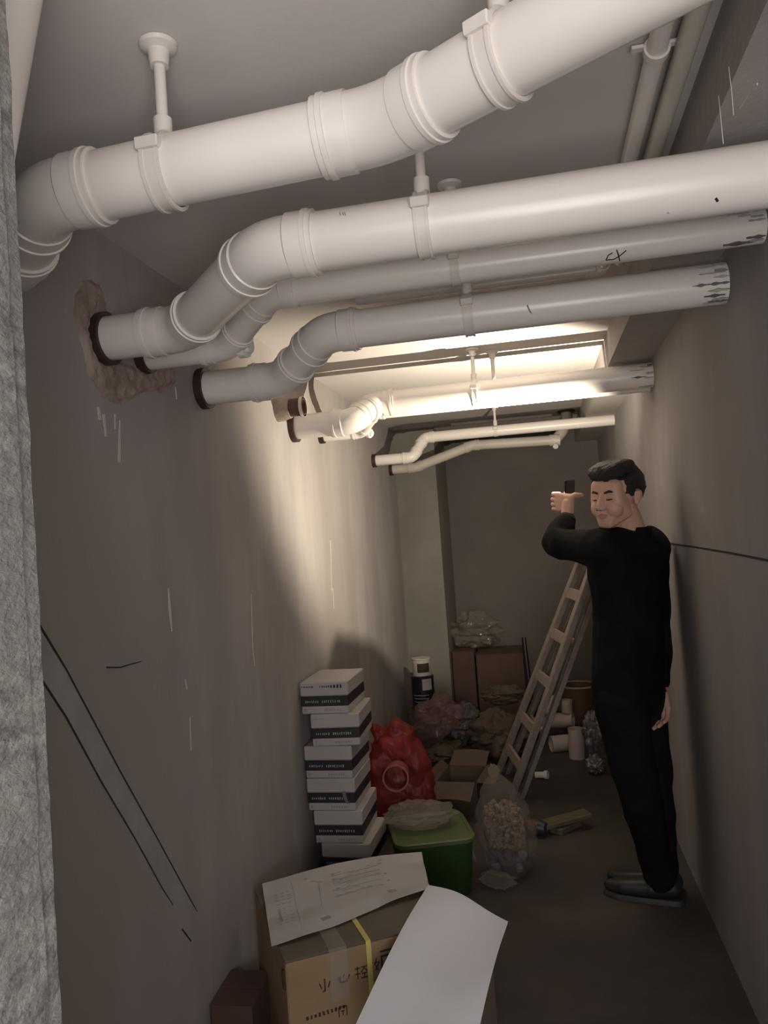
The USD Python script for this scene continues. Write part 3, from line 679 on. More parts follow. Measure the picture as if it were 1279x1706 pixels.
# blank white sheet draped from the strapped carton down to the second one
A2, B2 = at(713, 1474, Z=zp+.022), at(846, 1534, Z=zp+.004)
C3, D3 = at(592, 1712, Z=C2+.012), at(800, 1712, Z=C2+.012)
def sheet_fn(u, v):
    P = (1-u)[:, None]*(1-v)[:, None]*A2 + u[:, None]*(1-v)[:, None]*B2 + (1-u)[:, None]*v[:, None]*C3 + u[:, None]*v[:, None]*D3
    n = meshkit.noise(np.stack([u*2.5, v*2.5, 0*u], 1), 12)
    P[:, 2] += .012*(n-.4) + .010*np.sin(np.pi*v) + .006*np.sin(5*u+3*v) + .008*u*(1-v)
    P[:, :2] += (nz(A2-C3)[:2])[None, :]*(.012*np.sin(np.pi*u)*(1-v))[:, None]
    return P
bs = obj('blank_sheet', grid_sheet(lambda u, v: sheet_fn(u, 1-v), 40, 50, .0008), 'paper_white')
tag(bs, 'large blank white paper sheet draped over the front right of the cartons', 'paper')
# dull carton by the left wall
p0 = at(402, 1608, Z=.20)
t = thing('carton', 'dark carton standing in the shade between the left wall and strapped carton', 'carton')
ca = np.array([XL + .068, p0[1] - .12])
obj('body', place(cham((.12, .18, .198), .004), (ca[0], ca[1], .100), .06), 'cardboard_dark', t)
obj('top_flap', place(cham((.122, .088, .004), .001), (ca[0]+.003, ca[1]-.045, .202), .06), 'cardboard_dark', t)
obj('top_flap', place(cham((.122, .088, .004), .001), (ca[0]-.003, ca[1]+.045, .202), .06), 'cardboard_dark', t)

# green tub with its lid, a clear bag on it
def rsquare(sx, sy, r, n=8):
    from shapely.geometry import box as sb
    return sb(-sx/2+r, -sy/2+r, sx/2-r, sy/2-r).buffer(r, quad_segs=n)
def loft(polys, zs, caps=True):
    n = 64; V = []; Fc = []
    for P, z in zip(polys, zs):
        L = P.exterior; c = np.array([L.interpolate(k/n, normalized=True).coords[0] for k in range(n)])
        if not L.is_ccw: c = c[::-1]
        s = np.argmin(np.hypot(c[:, 0]-c[:, 0].max(), c[:, 1])); c = np.roll(c, -s, 0)
        V.append(np.column_stack([c, np.full(n, z)]))
    k = len(V); V = np.vstack(V); a = np.arange(n); b = (a+1) % n
    for i in range(k-1): Fc += [np.stack([i*n+a, i*n+b, (i+1)*n+b], 1), np.stack([i*n+a, (i+1)*n+b, (i+1)*n+a], 1)]
    if caps:
        V = np.vstack([V, [0, 0, zs[0]], [0, 0, zs[-1]]]); e = len(V)
        Fc += [np.stack([np.full(n, e-2), b, a], 1), np.stack([np.full(n, e-1), (k-1)*n+a, (k-1)*n+b], 1)]
    return trimesh.Trimesh(V, np.vstack(Fc), process=False)
gz = .235; g0 = at(700, 1383, Z=gz); grz = .30
t = thing('storage_tub', 'green plastic storage tub with a lighter lid beside the carton stack', 'tub')
gx, gy = .335, .335
GP_ = (g0[0]+.035, g0[1]+.035, 0)
obj('body', place(loft([rsquare(gx*s, gy*s, .05) for s in (.84, .86, .93, .95)], [.001, .01, gz-.05, gz-.018]), GP_, grz), 'green', t)
obj('lid', place(loft([rsquare(gx*s, gy*s, .055) for s in (.97, 1.0, 1.0, .97, .90, .88)], [gz-.022, gz-.018, gz-.004, gz, gz, gz-.004]), GP_, grz), 'green_lid', t)
hp = np.array(GP_) + np.array([math.cos(grz), math.sin(grz), 0])*gx*.47 + [0, 0, .11]; e_ = np.array([-math.sin(grz), math.cos(grz), 0]); o_ = np.array([math.cos(grz), math.sin(grz), 0])
obj('handle', tube([hp - e_*.07 - o_*.004 + [0, 0, .05], hp - e_*.06 + o_*.014, hp - e_*.02 + o_*.018 - [0, 0, .035], hp + e_*.02 + o_*.018 - [0, 0, .035], hp + e_*.06 + o_*.014, hp + e_*.07 - o_*.004 + [0, 0, .05]], .006, 12), 'grey_plastic', t)
fq = np.array(GP_) - e_*0 + [0, 0, .07]; fr = np.array([math.cos(grz), math.sin(grz), 0])
on_box(t, 'lettering', np.array(GP_) + o_*(gx*.447) - e_*.09 + [0, 0, .05], e_, ez, [(.02 + .022*k, .01*((k*7) % 3), .012, .022, .2*((k % 3)-1)) for k in range(5)], 'grey_plastic')
cb_ = obj('plastic_bag', blob((.15, .11, .055), .30, 2.2, 31, 4, (GP_[0]-.045, GP_[1]+.03, gz+.042), rz=.2, ridged=True, flat=-.042), 'clear_dense')
tag(cb_, 'crumpled clear plastic bag lying on the lid of the green tub', 'plastic bag')

# red bag of pipe fittings
rc = at(662, 1270, Y=3.78)
t = thing('red_bag', 'bulging red plastic bag full of pipe fittings behind the green tub', 'plastic bag')
parts = [((-.03, .06, .10), (.20, .17, .15)), ((.07, .04, .24), (.135, .13, .13)), ((-.08, .02, .26), (.125, .12, .12)), ((-.01, .05, .40), (.125, .11, .10)), ((-.10, .08, .48), (.06, .06, .05)), ((.03, .07, .47), (.07, .06, .05))]
bx = rc[0]
sp_ = lambda c, r: m3.Manifold.sphere(r, 32).translate((bx + c[0], 3.82 + c[1], c[2]))
hull = lambda *q: m3.Manifold.batch_hull([sp_(c, r) for c, r in q])
mm = hull(((-.10, .02, .10), .11), ((.08, .04, .10), .11), ((.09, .02, .26), .07), ((-.10, .02, .30), .08)) + hull(((-.11, .05, .28), .085), ((.08, .03, .30), .075), ((-.07, .06, .40), .085), ((.03, .06, .41), .075)) \
   + hull(((-.06, .06, .42), .07), ((.03, .07, .44), .06), ((-.02, .07, .50), .05)) + hull(((.04, .06, .43), .05), ((.07, .05, .49), .022)) + hull(((-.09, .06, .43), .05), ((-.13, .05, .50), .020))
mm = mm.trim_by_plane((0, 0, 1.0), .002).refine_to_length(.012)
vv, ff, _ = meshkit.arrays(mm); bagm = trimesh.Trimesh(vv, ff)
trimesh.smoothing.filter_taubin(bagm, iterations=10)
nn = bagm.vertex_normals; d = sum(.030/1.8**k*(2*np.abs(meshkit.noise(bagm.vertices*[9, 9, 6]*2**k, 40+k)-.5)-.4) for k in range(3))
bagm.vertices = bagm.vertices + nn*d[:, None]; bagm.vertices[:, 2] = np.maximum(bagm.vertices[:, 2], .002)
obj('bag', bagm, 'red_bag', t)
kn = np.array([bx - .03, 3.87, .50])
# fittings in and at the mouth of the bag
def coupling(pos, axis, r, L, label, m='pvc_fitting', cat='pipe fitting', group='loose pipe fittings'):
    o = obj('pipe_fitting', lathe([(r*.90, -L/2), (r*1.06, -L/2), (r*1.08, -L*.40), (r, -L*.36), (r, L*.36), (r*1.08, L*.40), (r*1.06, L/2), (r*.90, L/2), (r*.88, 0), (r*.90, -L/2)], 36, pos, frame_to(axis)), m)
    return tag(o, label, cat, group)
fp = at(661, 1291, Y=3.66)
obj('fitting_mouth', lathe([(.050, -.055), (.058, -.055), (.058, .05), (.062, .05), (.062, .085), (.055, .085), (.054, .0), (.050, -.055)], 36, fp, frame_to((.12, -1, .12))), 'red_rim', t, label='round pipe mouth pressing through the red film')
coupling((bx-.02, 3.87, .40), (1, -.3, .1), .050, .11, 'pipe coupling inside the red bag')

# clear bag of small fittings, standing knotted on the floor
bb = at(848, 1474, Z=0.0); by = bb[1] + .12
t = thing('fittings_bag', 'knotted clear plastic bag of small beige fittings standing on the floor', 'plastic bag')
def bag_profile(zs):
    return np.interp(zs, [0, .05, .12, .20, .27, .34, .39, .42], [.075, .098, .112, .125, .112, .085, .045, .014])
nb = 56; zs = np.linspace(0.003, .42, 46); V = []
for z in zs:
    th = np.linspace(0, 2*np.pi, nb, endpoint=False)
    q = np.stack([np.cos(th)*2.6+z*3, np.sin(th)*2.6, th*0 + z*7], 1)
    r = bag_profile(z)*(1 + .34*(2*np.abs(meshkit.noise(q, 61)-.5)-.3) + .16*(2*np.abs(meshkit.noise(q*2.3, 62)-.5)-.3))
    V.append(np.column_stack([bb[0] + .0 - .10*max(0, z-.10) + r*np.cos(th), by + r*.85*np.sin(th), np.full(nb, z)]))
V = np.vstack(V); a = np.arange(nb); b = (a+1) % nb; Fc = []
for i in range(len(zs)-1): Fc += [np.stack([i*nb+a, i*nb+b, (i+1)*nb+b], 1), np.stack([i*nb+a, (i+1)*nb+b, (i+1)*nb+a], 1)]
V = np.vstack([V, V[:nb].mean(0), V[-nb:].mean(0)]); Fc += [np.stack([np.full(nb, len(V)-2), b, a], 1), np.stack([np.full(nb, len(V)-1), (len(zs)-1)*nb+a, (len(zs)-1)*nb+b], 1)]
obj('bag', trimesh.Trimesh(V, np.vstack(Fc), process=False), 'clear', t)
tw = V[-1]
obj('knot', blob((.026, .022, .03), .4, 2.5, 71, 3, tw + [-.006, 0, .010], ridged=True), 'clear_dense', t)
g5 = np.random.default_rng(17); ms = []
for k in range(360):
    z = g5.uniform(.12, .29); r = bag_profile(z)*.66*math.sqrt(g5.uniform(.15, 1)); th = g5.uniform(0, 2*np.pi)
    c = np.array([bb[0] - .10*max(0, z-.10) + r*math.cos(th), by + r*.85*math.sin(th), z])
    s = g5.uniform(.008, .015); q = trimesh.creation.cylinder(s*.62, s*1.6, sections=7)
    ms.append(place(q, c, R=frame_to(g5.normal(size=3))))
obj('small_fitting', cat_(ms), 'gravel', t, kind='stuff', label='small beige fittings')
ms = [place(cham((.05*g5.uniform(.6, 1), .035, .03), .006), (bb[0] + g5.uniform(-.075, .075), by + g5.uniform(-.06, .06), .03 + g5.uniform(0, .07)), R=frame_to(g5.normal(size=3))) for k in range(16)]
obj('dark_fitting', cat_(ms), 'grime', t, kind='stuff', label='dark fittings at the bottom of the bag')
tl = obj('plastic_bag', blob((.075, .05, .028), .35, 2.4, 77, 4, (bb[0]-.045, by-.135, .026), rz=-.4, ridged=True, flat=-.024), 'clear')
tag(tl, 'small crumpled clear bag on the floor at the foot of the knotted bag', 'plastic bag')

# board and tape roll right of it
b0 = at(925, 1386, Z=.0)
wb = obj('wood_board', place(cham((.27, .085, .022), .003), (b0[0]+.04, b0[1]+.02, .050), R=trimesh.transformations.euler_matrix(0, -.10, .42)[:3, :3]), 'wood'); tag(wb, 'short weathered wooden board lying right of the knotted bag', 'board')
wb = obj('wood_board', place(cham((.16, .07, .030), .003), (b0[0]+.05, b0[1]+.03, .0155), .9), 'wood'); tag(wb, 'lower wooden offcut propping up the short board', 'board')
tr = at(888, 1372, Z=.06)
t = thing('drill_chuck', 'small dark tool part with a bluish end beside the knotted bag', 'tool')
obj('barrel', tube([(tr[0]-.03, tr[1]+.02, .042), (tr[0]+.03, tr[1]-.005, .042)], [.034, .036], 24), 'bronze', t)
obj('cap', tube([(tr[0]+.03, tr[1]-.005, .042), (tr[0]+.058, tr[1]-.016, .042)], [.038, .028], 24), 'dark_plastic', t)

# folding step ladder, folded, leaning to the right
lb = at(852, 1328, Z=.002); ub = at(986, 946, Y=3.70)
la = at(829, 1288, Z=.002); ua = ub + np.array([-.045, .30, 0.0])
t = thing('step_ladder', 'folded pale wooden step ladder leaning behind the man', 'ladder')
ax = nz(ub - lb); wdt = nz((la + ua)/2 - (lb + ub)/2); nfr = nz(np.cross(wdt, ax))
if nfr[0] < 0: nfr = -nfr
obj('rail', bar(lb, ub + ax*.03, .052, .030, nfr), 'ladder', t)
obj('rail', bar(la, ua + ax*.03, .052, .030, nfr), 'ladder', t)
o2 = nfr*.052
obj('rear_rail', bar(lb + o2 + ax*.02, ub + o2 - ax*.02, .048, .026, nfr), 'ladder', t)
obj('rear_rail', bar(la + o2 + ax*.02, ua + o2 - ax*.02, .048, .026, nfr), 'ladder', t)
for k, py in enumerate((995, 1068, 1142, 1218, 1280)):
    f = (py - 946)/(1328 - 946); f = f*.985
    # nearer points are larger: solve along the near rail for the image row
    lo_, hi_ = 0.0, 1.0
    for _ in range(30):
        mid = (lo_+hi_)/2
        if pix(ub + (lb-ub)*mid)[1] < py: lo_ = mid
        else: hi_ = mid
    f = (lo_+hi_)/2
    obj('tread', bar(ub + (lb-ub)*f, ua + (la-ua)*f, .055, .020, nfr), 'ladder', t)
    if k in (1, 3): obj('rear_bar', bar(ub + o2 + (lb-ub)*f, ua + o2 + (la-ua)*f, .026, .018, nfr), 'ladder', t)
obj('top_cap', bar(ub + ax*.035 + wdt*-.02 + nfr*.02, ua + ax*.035 + wdt*.02 + nfr*.02, .11, .024, ax), 'ladder_pale', t)
obj('foot', place(cham((.045, .03, .03), .005), lb + nfr*.004 + [0, 0, .014]), 'dark_plastic', t)
obj('foot', place(cham((.045, .03, .03), .005), la + nfr*.004 + [0, 0, .014]), 'dark_plastic', t)

# loose white pipe pieces by the ladder
def stub(px, py, r, L, axis, label, z=None, m='pvc_dusty'):
    p = at(px, py, Z=z if z is not None else r)
    o = obj('pipe_offcut', lathe([(r*.9, -L/2), (r, -L/2), (r, L/2), (r*.9, L/2), (r*.9, -L/2)], 32, p, frame_to(axis)), m)
    return tag(o, label, 'pipe piece', 'loose white pipe pieces')
stub(960, 1238, .050, .185, (0.04, 0, 1), 'short white pipe piece standing upright on the floor nearest the man', .094)
stub(936, 1238, .052, .15, (1, .3, 0), 'dull white pipe piece lying on the floor under the heap by the ladder')
stub(925, 1200, .050, .24, (1, -.25, .05), 'white pipe piece lying across the heap behind the upright one', .156)
hq = at(925, 1200, Z=.156) + nz([1, -.25, .05])*.085 + [0, 0, .0515 + .0425]
stub(*pix(hq), .036, .085, (.06, 0, 1), 'small white pipe coupling standing on top of the heap', hq[2])
stub(914, 1176, .042, .13, (.8, .5, .5), 'white elbow piece tilted on the left of the heap', .262)
pw = at(892, 1291, Z=.02); o = obj('pipe_offcut', lathe([(0, 0), (.018, 0), (.018, .055), (.024, .055), (.024, .075), (0, .075)], 20, pw, frame_to((1, -.3, .1))), 'pvc_fitting'); tag(o, 'tiny white pipe plug on the floor at the foot of the ladder', 'pipe piece', 'loose white pipe pieces')
sb_ = at(987, 1212, Y=4.72)
o = obj('foil_bag', blob((.062, .07, .125), .40, 1.9, 91, 4, (sb_[0]+.004, 4.72, .24), ridged=True), 'silver_film'); tag(o, 'crumpled grey and silver plastic bag propped beside the white pipe pieces', 'plastic bag')
o = obj('foil_bag', blob((.05, .06, .058), .35, 2.1, 93, 4, (sb_[0]-.005, 4.70, .056), ridged=True, flat=-.052), 'silver_film'); tag(o, 'small grey bag on the floor under the silver one', 'plastic bag')

# bucket with a bright rim behind the man
kb = at(962, 1140, Z=.36)
t = thing('metal_drum', 'dark brown drum with a gleaming rim standing behind the ladder', 'drum')
obj('body', lathe([(0, .001), (.105, .001), (.118, .12), (.125, .355), (.119, .355), (.112, .12), (.10, .02), (0, .02)], 40, (kb[0], kb[1], 0)), 'bronze', t)
obj('rim', lathe([(.119, .352), (.130, .352), (.131, .362), (.119, .362), (.119, .352)], 40, (kb[0], kb[1], 0)), 'rim', t)

# far end: cartons, bag on top, stick
def carton_at(pxl, pxr, pytop, Y, depth, m, label, rz=0.0, name='carton'):
    a, b = at(pxl, pytop, Y=Y), at(pxr, pytop, Y=Y); zt_ = (a[2]+b[2])/2; w = b[0]-a[0]
    t = thing(name, label, 'carton'); c = ((a[0]+b[0])/2, Y + depth/2)
    obj('body', place(cham((w, depth, zt_-.004), .004), (c[0], c[1], (zt_-.004)/2+.001), rz), m, t)
    for s in (-1, 1): obj('top_flap', place(cham((w*1.004, depth/2-.003, .005), .001), (c[0], c[1]+s*depth/4, zt_), rz), m, t)
    return zt_, c
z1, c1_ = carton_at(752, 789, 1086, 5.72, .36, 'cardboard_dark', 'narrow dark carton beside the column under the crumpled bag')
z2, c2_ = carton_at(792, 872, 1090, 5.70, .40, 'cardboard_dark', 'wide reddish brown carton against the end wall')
o = obj('plastic_bag', blob((.20, .17, .14), .42, 2.0, 101, 4, (c1_[0]+.08, c1_[1]+.03, max(z1, z2)+.125), ridged=True, flat=-.115), 'clear_dense'); tag(o, 'large crumpled clear plastic bag on top of the far cartons', 'plastic bag')
s0, s1 = at(881, 1135, Y=5.60), at(872, 1062, Y=5.66)
s0 = s0 + (s0 - s1)*((s0[2]-.004)/(s1[2]-s0[2])) if s0[2] > .004 else s0
o = obj('dark_stick', tube([s0, s1], [.020, .016], 12), 'black_tin'); tag(o, 'dark stick leaning in front of the wide far carton', 'stick')

# tins beside the column: on a low carton
tz, tc = carton_at(680, 726, 1187, 5.12, .22, 'cardboard_dull', 'small low carton under the dark paint tin')
pt = (tc[0]+.002, tc[1]-.01)
t = thing('paint_tin', 'dark paint tin with a white label patch beside the column', 'tin')
r = .078; z0 = tz + .003
obj('can', lathe([(0, z0), (r, z0), (r, z0+.004), (r*.98, z0+.008), (r*.98, z0+.212), (r, z0+.216), (r, z0+.224), (r*.9, z0+.226), (0, z0+.220)], 40, (pt[0], pt[1], 0)), 'black_tin', t)
obj('paper_label', ring((pt[0], pt[1], z0+.175), (0, 0, 1), r*.99, r*1.005, .075, 16, (-1.45, -.55), (0, 1, 0)), 'white_card', t)
for k in range(3): obj('printed_line', ring((pt[0], pt[1], z0+.06+.022*k), (0, 0, 1), r*.985, r*.995, .005, 18, (-2.4, -.9), (0, 1, 0)), 'pale_print', t)
t = thing('cream_tin', 'small cream tin with a dark label standing on the dark paint tin', 'tin')
z0 += .229; r = .064
obj('can', lathe([(0, z0), (r, z0), (r*.96, z0+.006), (r*.96, z0+.105), (r, z0+.108), (r, z0+.116), (r*.88, z0+.117), (0, z0+.112)], 36, (pt[0], pt[1], 0)), 'pvc_old', t)
obj('dark_label', ring((pt[0], pt[1], z0+.055), (0, 0, 1), r*.965, r*.985, .06, 20, (-1.9, -.5), (0, 1, 0)), 'brown_print', t)

# rubbish between: pink bag, grimy bundle, kraft sacks, opened carton
pk = at(728, 1212, Y=4.78)
o = obj('plastic_bag', blob((.155, .14, .115), .42, 2.0, 111, 4, (pk[0], 4.80, .336), ridged=True), 'pink_bag'); tag(o, 'crumpled pinkish plastic bag behind the red bag', 'plastic bag')
o = obj('kraft_sack', blob((.16, .14, .09), .34, 1.9, 112, 4, (pk[0]+.01, 4.84, .085), flat=-.08, ridged=True), 'kraft'); tag(o, 'slumped brown sack under the pinkish bag', 'sack')
gr = at(772, 1160, Y=5.25)
o = obj('grimy_bundle', blob((.13, .12, .15), .38, 2.2, 113, 4, (gr[0]-.03, 5.38, .146), ridged=True, flat=-.14), 'grime'); tag(o, 'grimy dark plastic bundle in front of the narrow carton', 'bundle')
ks = at(822, 1205, Y=4.95)
o = obj('kraft_sack', blob((.19, .18, .16), .34, 1.9, 114, 4, (ks[0]+.02, 5.05, .150), flat=-.145, ridged=True), 'kraft'); tag(o, 'large brown paper sack in front of the wide far carton', 'sack')
ks2 = at(838, 1160, Y=5.30)
o = obj('kraft_sack', blob((.15, .09, .06), .36, 2.2, 115, 4, (ks2[0]+.02, 5.16, .375), ridged=True), 'kraft'); tag(o, 'smaller rumpled brown sack slumped on top of the large one', 'sack')
# opened carton with loose flaps
oc = at(748, 1300, Z=.17)
t = thing('open_carton', 'opened flattened carton with its flaps spread, left of the ladder foot', 'carton')
w, dp, hz_ = .215, .30, .165; o0 = np.array([oc[0]+.055, oc[1]+.12, 0]); r_ = -.12
e1, e2 = np.array([math.cos(r_), math.sin(r_), 0]), np.array([-math.sin(r_), math.cos(r_), 0])
for s in (-1, 1):
    obj('side_panel', place(cham((.005, dp, hz_), .001), o0 + e1*s*w/2 + [0, 0, hz_/2+.001], r_), 'cardboard_dull', t)
    obj('end_panel', place(cham((w-.006, .005, hz_), .001), o0 + e2*s*dp/2 + [0, 0, hz_/2+.001], r_), 'cardboard_dull', t)
obj('bottom_panel', place(cham((w-.007, dp-.007, .004), .001), o0 + [0, 0, .004], r_), 'cardboard_dull', t)
def flap(hinge, along, out, L, wd, tilt):
    d = nz(out*math.cos(tilt) + ez*math.sin(tilt))
    P = lambda u, v: hinge + along*((u-.5)*L)[:, None] + d*(v*wd)[:, None] + ez*(.010*np.sin(np.pi*u)*v)[:, None]
    return grid_sheet(P, 10, 8, .004)
obj('flap', flap(o0 + e1*w/2 + ez*(hz_+.003), e2, e1, dp*.98, .10, -.05), 'cardboard_dull', t)
obj('flap', flap(o0 - e2*dp/2 + ez*(hz_+.003), e1, -e2, w*.96, .15, -.35), 'cardboard_dull', t)
obj('flap', flap(o0 - e1*w/2 + ez*(hz_+.003), e2, -e1, dp*.98, .05, .6), 'cardboard_dull', t)
obj('flap', flap(o0 + e2*dp/2 + ez*(hz_+.003), e1, e2, w*.96, .13, .35), 'cardboard_dull', t)
o = obj('cardboard_sheet', place(grid_sheet(lambda u, v: np.stack([(u-.5)*.30, (v-.5)*.24, .012 + .03*(u-.5)**2 + .010*v], 1), 14, 12, .005), (o0[0]+.0, o0[1]+.40, .0), .5), 'cardboard_dull'); tag(o, 'loose cardboard sheet on the floor behind the opened carton', 'cardboard')
#--MAN--
# ------------------------------------------------------------------ the man, and the phone he holds up
def chain(pts, n=20):
    """Bones: hulls of neighbouring spheres (point, radius), joined."""
    out = None
    for (p, r), (q, w) in zip(pts[:-1], pts[1:]):
        b = m3.Manifold.batch_hull([m3.Manifold.sphere(r, n).translate(tuple(map(float, p))), m3.Manifold.sphere(w, n).translate(tuple(map(float, q)))])
        out = b if out is None else out + b
    return out
def ball(p, r, n=24):
    r = (r, r, r) if np.ndim(r) == 0 else r
    return m3.Manifold.sphere(1.0, n).scale(tuple(map(float, r))).translate(tuple(map(float, p)))
def skin_of(mf, edge, it=8, folds=0.0, fs=9.0, seed=0, clampz=None):
    mf = mf.refine_to_length(edge); v, f, _ = meshkit.arrays(mf); t = trimesh.Trimesh(v, f)
    trimesh.smoothing.filter_taubin(t, iterations=it)
    if folds:
        n = t.vertex_normals; v = t.vertices
        d = folds*((1 - 2*np.abs(meshkit.noise(v*[fs, fs, fs*.55] + 3, seed) - .5))**2 - .45) + folds*.5*(meshkit.noise(v*fs*2.3 + 7, seed+1) - .5)
        t.vertices = v + n*d[:, None]
    if clampz is not None: t.vertices[:, 2] = np.maximum(t.vertices[:, 2], clampz)
    return t
YM = 3.05
J = dict(neck=at(1052, 892, Y=YM), chest=at(1046, 955, Y=YM), belly=at(1046, 1060, Y=YM), pelvis=at(1050, 1150, Y=YM),
         ls=at(1008, 916, Y=2.93), rs=at(1082, 908, Y=3.15), le=at(924, 903, Y=3.12), lw=at(931, 857, Y=3.24), lh=at(938, 842, Y=3.24),
         re=at(1091, 1035, Y=3.17), rw=at(1100, 1140, Y=3.12), rh=at(1102, 1168, Y=3.09),
         lhip=at(1032, 1165, Y=2.97), rhip=at(1066, 1165, Y=3.12), lk=at(1066, 1325, Y=2.99), rk=at(1086, 1318, Y=3.12), la=at(1097, 1446, Y=3.14), ra=at(1099, 1432, Y=3.20))
HEADC = at(1027, 829, Y=2.985)
FD = nz([-.68, -.73, -.04]); HU = nz([.05, -.02, 1.0]); HU = nz(HU - FD*(HU @ FD)); HX = np.cross(FD, HU)      # face, crown, his right... x axis
HS = 1.0
def hp_(x, y, z): return HEADC + (HX*x + FD*y + HU*z)*HS
def hball(p, r, n=24):
    R = np.stack([HX, FD, HU], 1); r = (r, r, r) if np.ndim(r) == 0 else r
    T = np.zeros((3, 4)); T[:, :3] = R*HS; T[:, 3] = hp_(*p)
    return m3.Manifold.sphere(1.0, n).scale(tuple(map(float, r))).translate((0, 0, 0)).transform(T)
def hhull(*q, n=18): return m3.Manifold.batch_hull([hball(p, r, n) for p, r in q])
head = hball((0, -.012, .035), (.076, .094, .086), 40)
head += hhull(((.034, .055, .045), .030), ((-.034, .055, .045), .030), ((.046, .056, -.012), .024), ((-.046, .056, -.012), .024), ((.046, .010, -.055), .022), ((-.046, .010, -.055), .022), ((.014, .070, -.092), .017), ((-.014, .070, -.092), .017), ((0, .078, -.055), .018))
head += hhull(((.020, .080, .020), .0105), ((.046, .066, .017), .0105)) + hhull(((-.020, .080, .020), .0105), ((-.046, .066, .017), .0105))
head -= hball((.031, .106, -.001), (.017, .020, .012)); head -= hball((-.031, .106, -.001), (.017, .020, .012))
head += hhull(((0, .088, .010), .008), ((0, .110, -.030), .0105), ((.013, .097, -.034), .0085), ((-.013, .097, -.034), .0085))
head += hhull(((.018, .084, -.062), .006), ((0, .092, -.060), .008), ((-.018, .084, -.062), .006))
head += hball((.032, .058, -.034), (.034, .036, .040)) + hball((-.032, .058, -.034), (.034, .036, .040)) + hball((0, .052, -.050), (.050, .038, .046))
for s in (-1, 1):
    head += hhull(((s*.076, -.008, .012), .011), ((s*.086, -.020, .016), .009), ((s*.079, -.010, -.022), .008), ((s*.086, -.026, .002), .007))
neck = chain([(hp_(0, -.022, -.035), .056), (J['neck'] + [0, 0, -.01], .062), (J['neck'] + [0, 0, -.06], .075)])
def lerp(a, b, t): return a + (b-a)*t
torso = m3.Manifold.batch_hull([ball(J['ls'], .050), ball(J['rs'], .050), ball(J['chest'], .088), ball(J['belly'], .095)]) + m3.Manifold.batch_hull([ball(J['belly'], .11), ball(J['lhip'] + [0, 0, .04], .085), ball(J['rhip'] + [0, 0, .04], .085)])
W_, T_ = .074, .009
ph_base = PH_C - PH_UP*.075
J['lh'] = PH_C - PH_UP*.016 + PH_S*.046 - PH_N*.012
J['lw'] = J['lh'] - PH_UP*.066 + PH_S*.012 - PH_N*.012
limbs = chain([(J['ls'], .056), (lerp(J['ls'], J['le'], .5), .047), (J['le'], .041), (lerp(J['le'], J['lw'], .4), .040), (J['lw'], .027)])
limbs += chain([(J['rs'], .056), (lerp(J['rs'], J['re'], .5), .046), (J['re'], .040), (lerp(J['re'], J['rw'], .4), .038), (J['rw'], .027)])
for a, b, c in (('lhip', 'lk', 'la'), ('rhip', 'rk', 'ra')):
    limbs += chain([(J[a], .085), (lerp(J[a], J[b], .5), .072), (J[b], .054), (lerp(J[b], J[c], .35), .052), (J[c], .036)])
# left hand: fingers behind the phone, thumb on its near edge
def hand(wrist, palm, fdir, ndir, thumb_side, curl, spread=.30, thumb=None):
    """Palm and five fingers. fdir: where the fingers point; ndir: the way they curl; thumb_side: +1 or -1."""
    f = nz(fdir); n = nz(np.asarray(ndir) - f*(np.asarray(ndir) @ f)); s = np.cross(f, n)*thumb_side
    h = chain([(wrist, .026), (palm - f*.012, .025)])
    h += m3.Manifold.batch_hull([ball(palm - f*.020 + s*.020, .017), ball(palm - f*.020 - s*.018, .015), ball(palm + f*.038 + s*.030, .0115), ball(palm + f*.034 - s*.030, .0105), ball(palm + f*.042, .0115)])
    for k, (o, L) in enumerate(((.030, .072), (.010, .080), (-.010, .074), (-.029, .058))):
        base = palm + f*.040 + s*o; d = f; pts = [(base - f*.01, .0098)]
        p = base
        for q, (fr, rr) in enumerate(((.44, .0092), (.32, .0085), (.26, .0074))):
            a = curl[q]; d = nz(f*math.cos(a) + n*math.sin(a) + s*o*spread*6)
            p = p + d*L*fr; pts.append((p, rr))
        h += chain(pts, 14)
    tb = palm - f*.012 + s*.026
    d1 = nz(s*.75 + f*.65 + n*.35); d2 = nz(s*.35 + f*.85 + n*.45)
    if thumb is not None: d1, d2 = nz(thumb[0]), nz(thumb[1])
    k1, k2, k3 = (.036, .028, .050) if thumb is None else (.026, .018, .034)
    h += chain([(tb - s*.006, .0135), (tb + d1*k1, .0115), (tb + d1*k1 + d2*k2, .0098), (tb + d1*k1 + d2*k3, .0082)], 14)
    return h
lhand = hand(J['lw'], J['lh'], PH_N, -PH_S, -1, (.45, 1.45, 2.0), .12, (PH_UP*.22 - PH_N*.8 - PH_S*.45, -PH_UP*.02 - PH_S*.9 - PH_N*.35))
rdir = nz(J['rh'] - J['rw'])
rhand = hand(J['rw'], J['rh'], rdir, nz([-.6, -.5, .1]), 1, (.25, .6, .85), .15)
body = head + neck + torso + limbs
body_mesh = skin_of(body, .009, 4)
# head and hands keep finer detail: rebuilt densely and joined into the same continuous surface
fine = skin_of(head + neck, .0055, 14)
whole = skin_of(torso + limbs, .016, 6)
hl, hr = skin_of(lhand, .0042, 4), skin_of(rhand, .0042, 4)
def to_m(t): return m3.Manifold(m3.Mesh(np.asarray(t.vertices, np.float32), np.asarray(t.faces, np.uint32)))
try:
    body_mesh = to_m(fine) + to_m(whole) + to_m(hl) + to_m(hr)
except Exception:
    body_mesh = cat_([fine, whole, hl, hr])
man = thing('person', 'man in dark jacket and trousers holding up a lit phone and looking back', 'person')
obj('body', body_mesh, 'skin', man, 60)
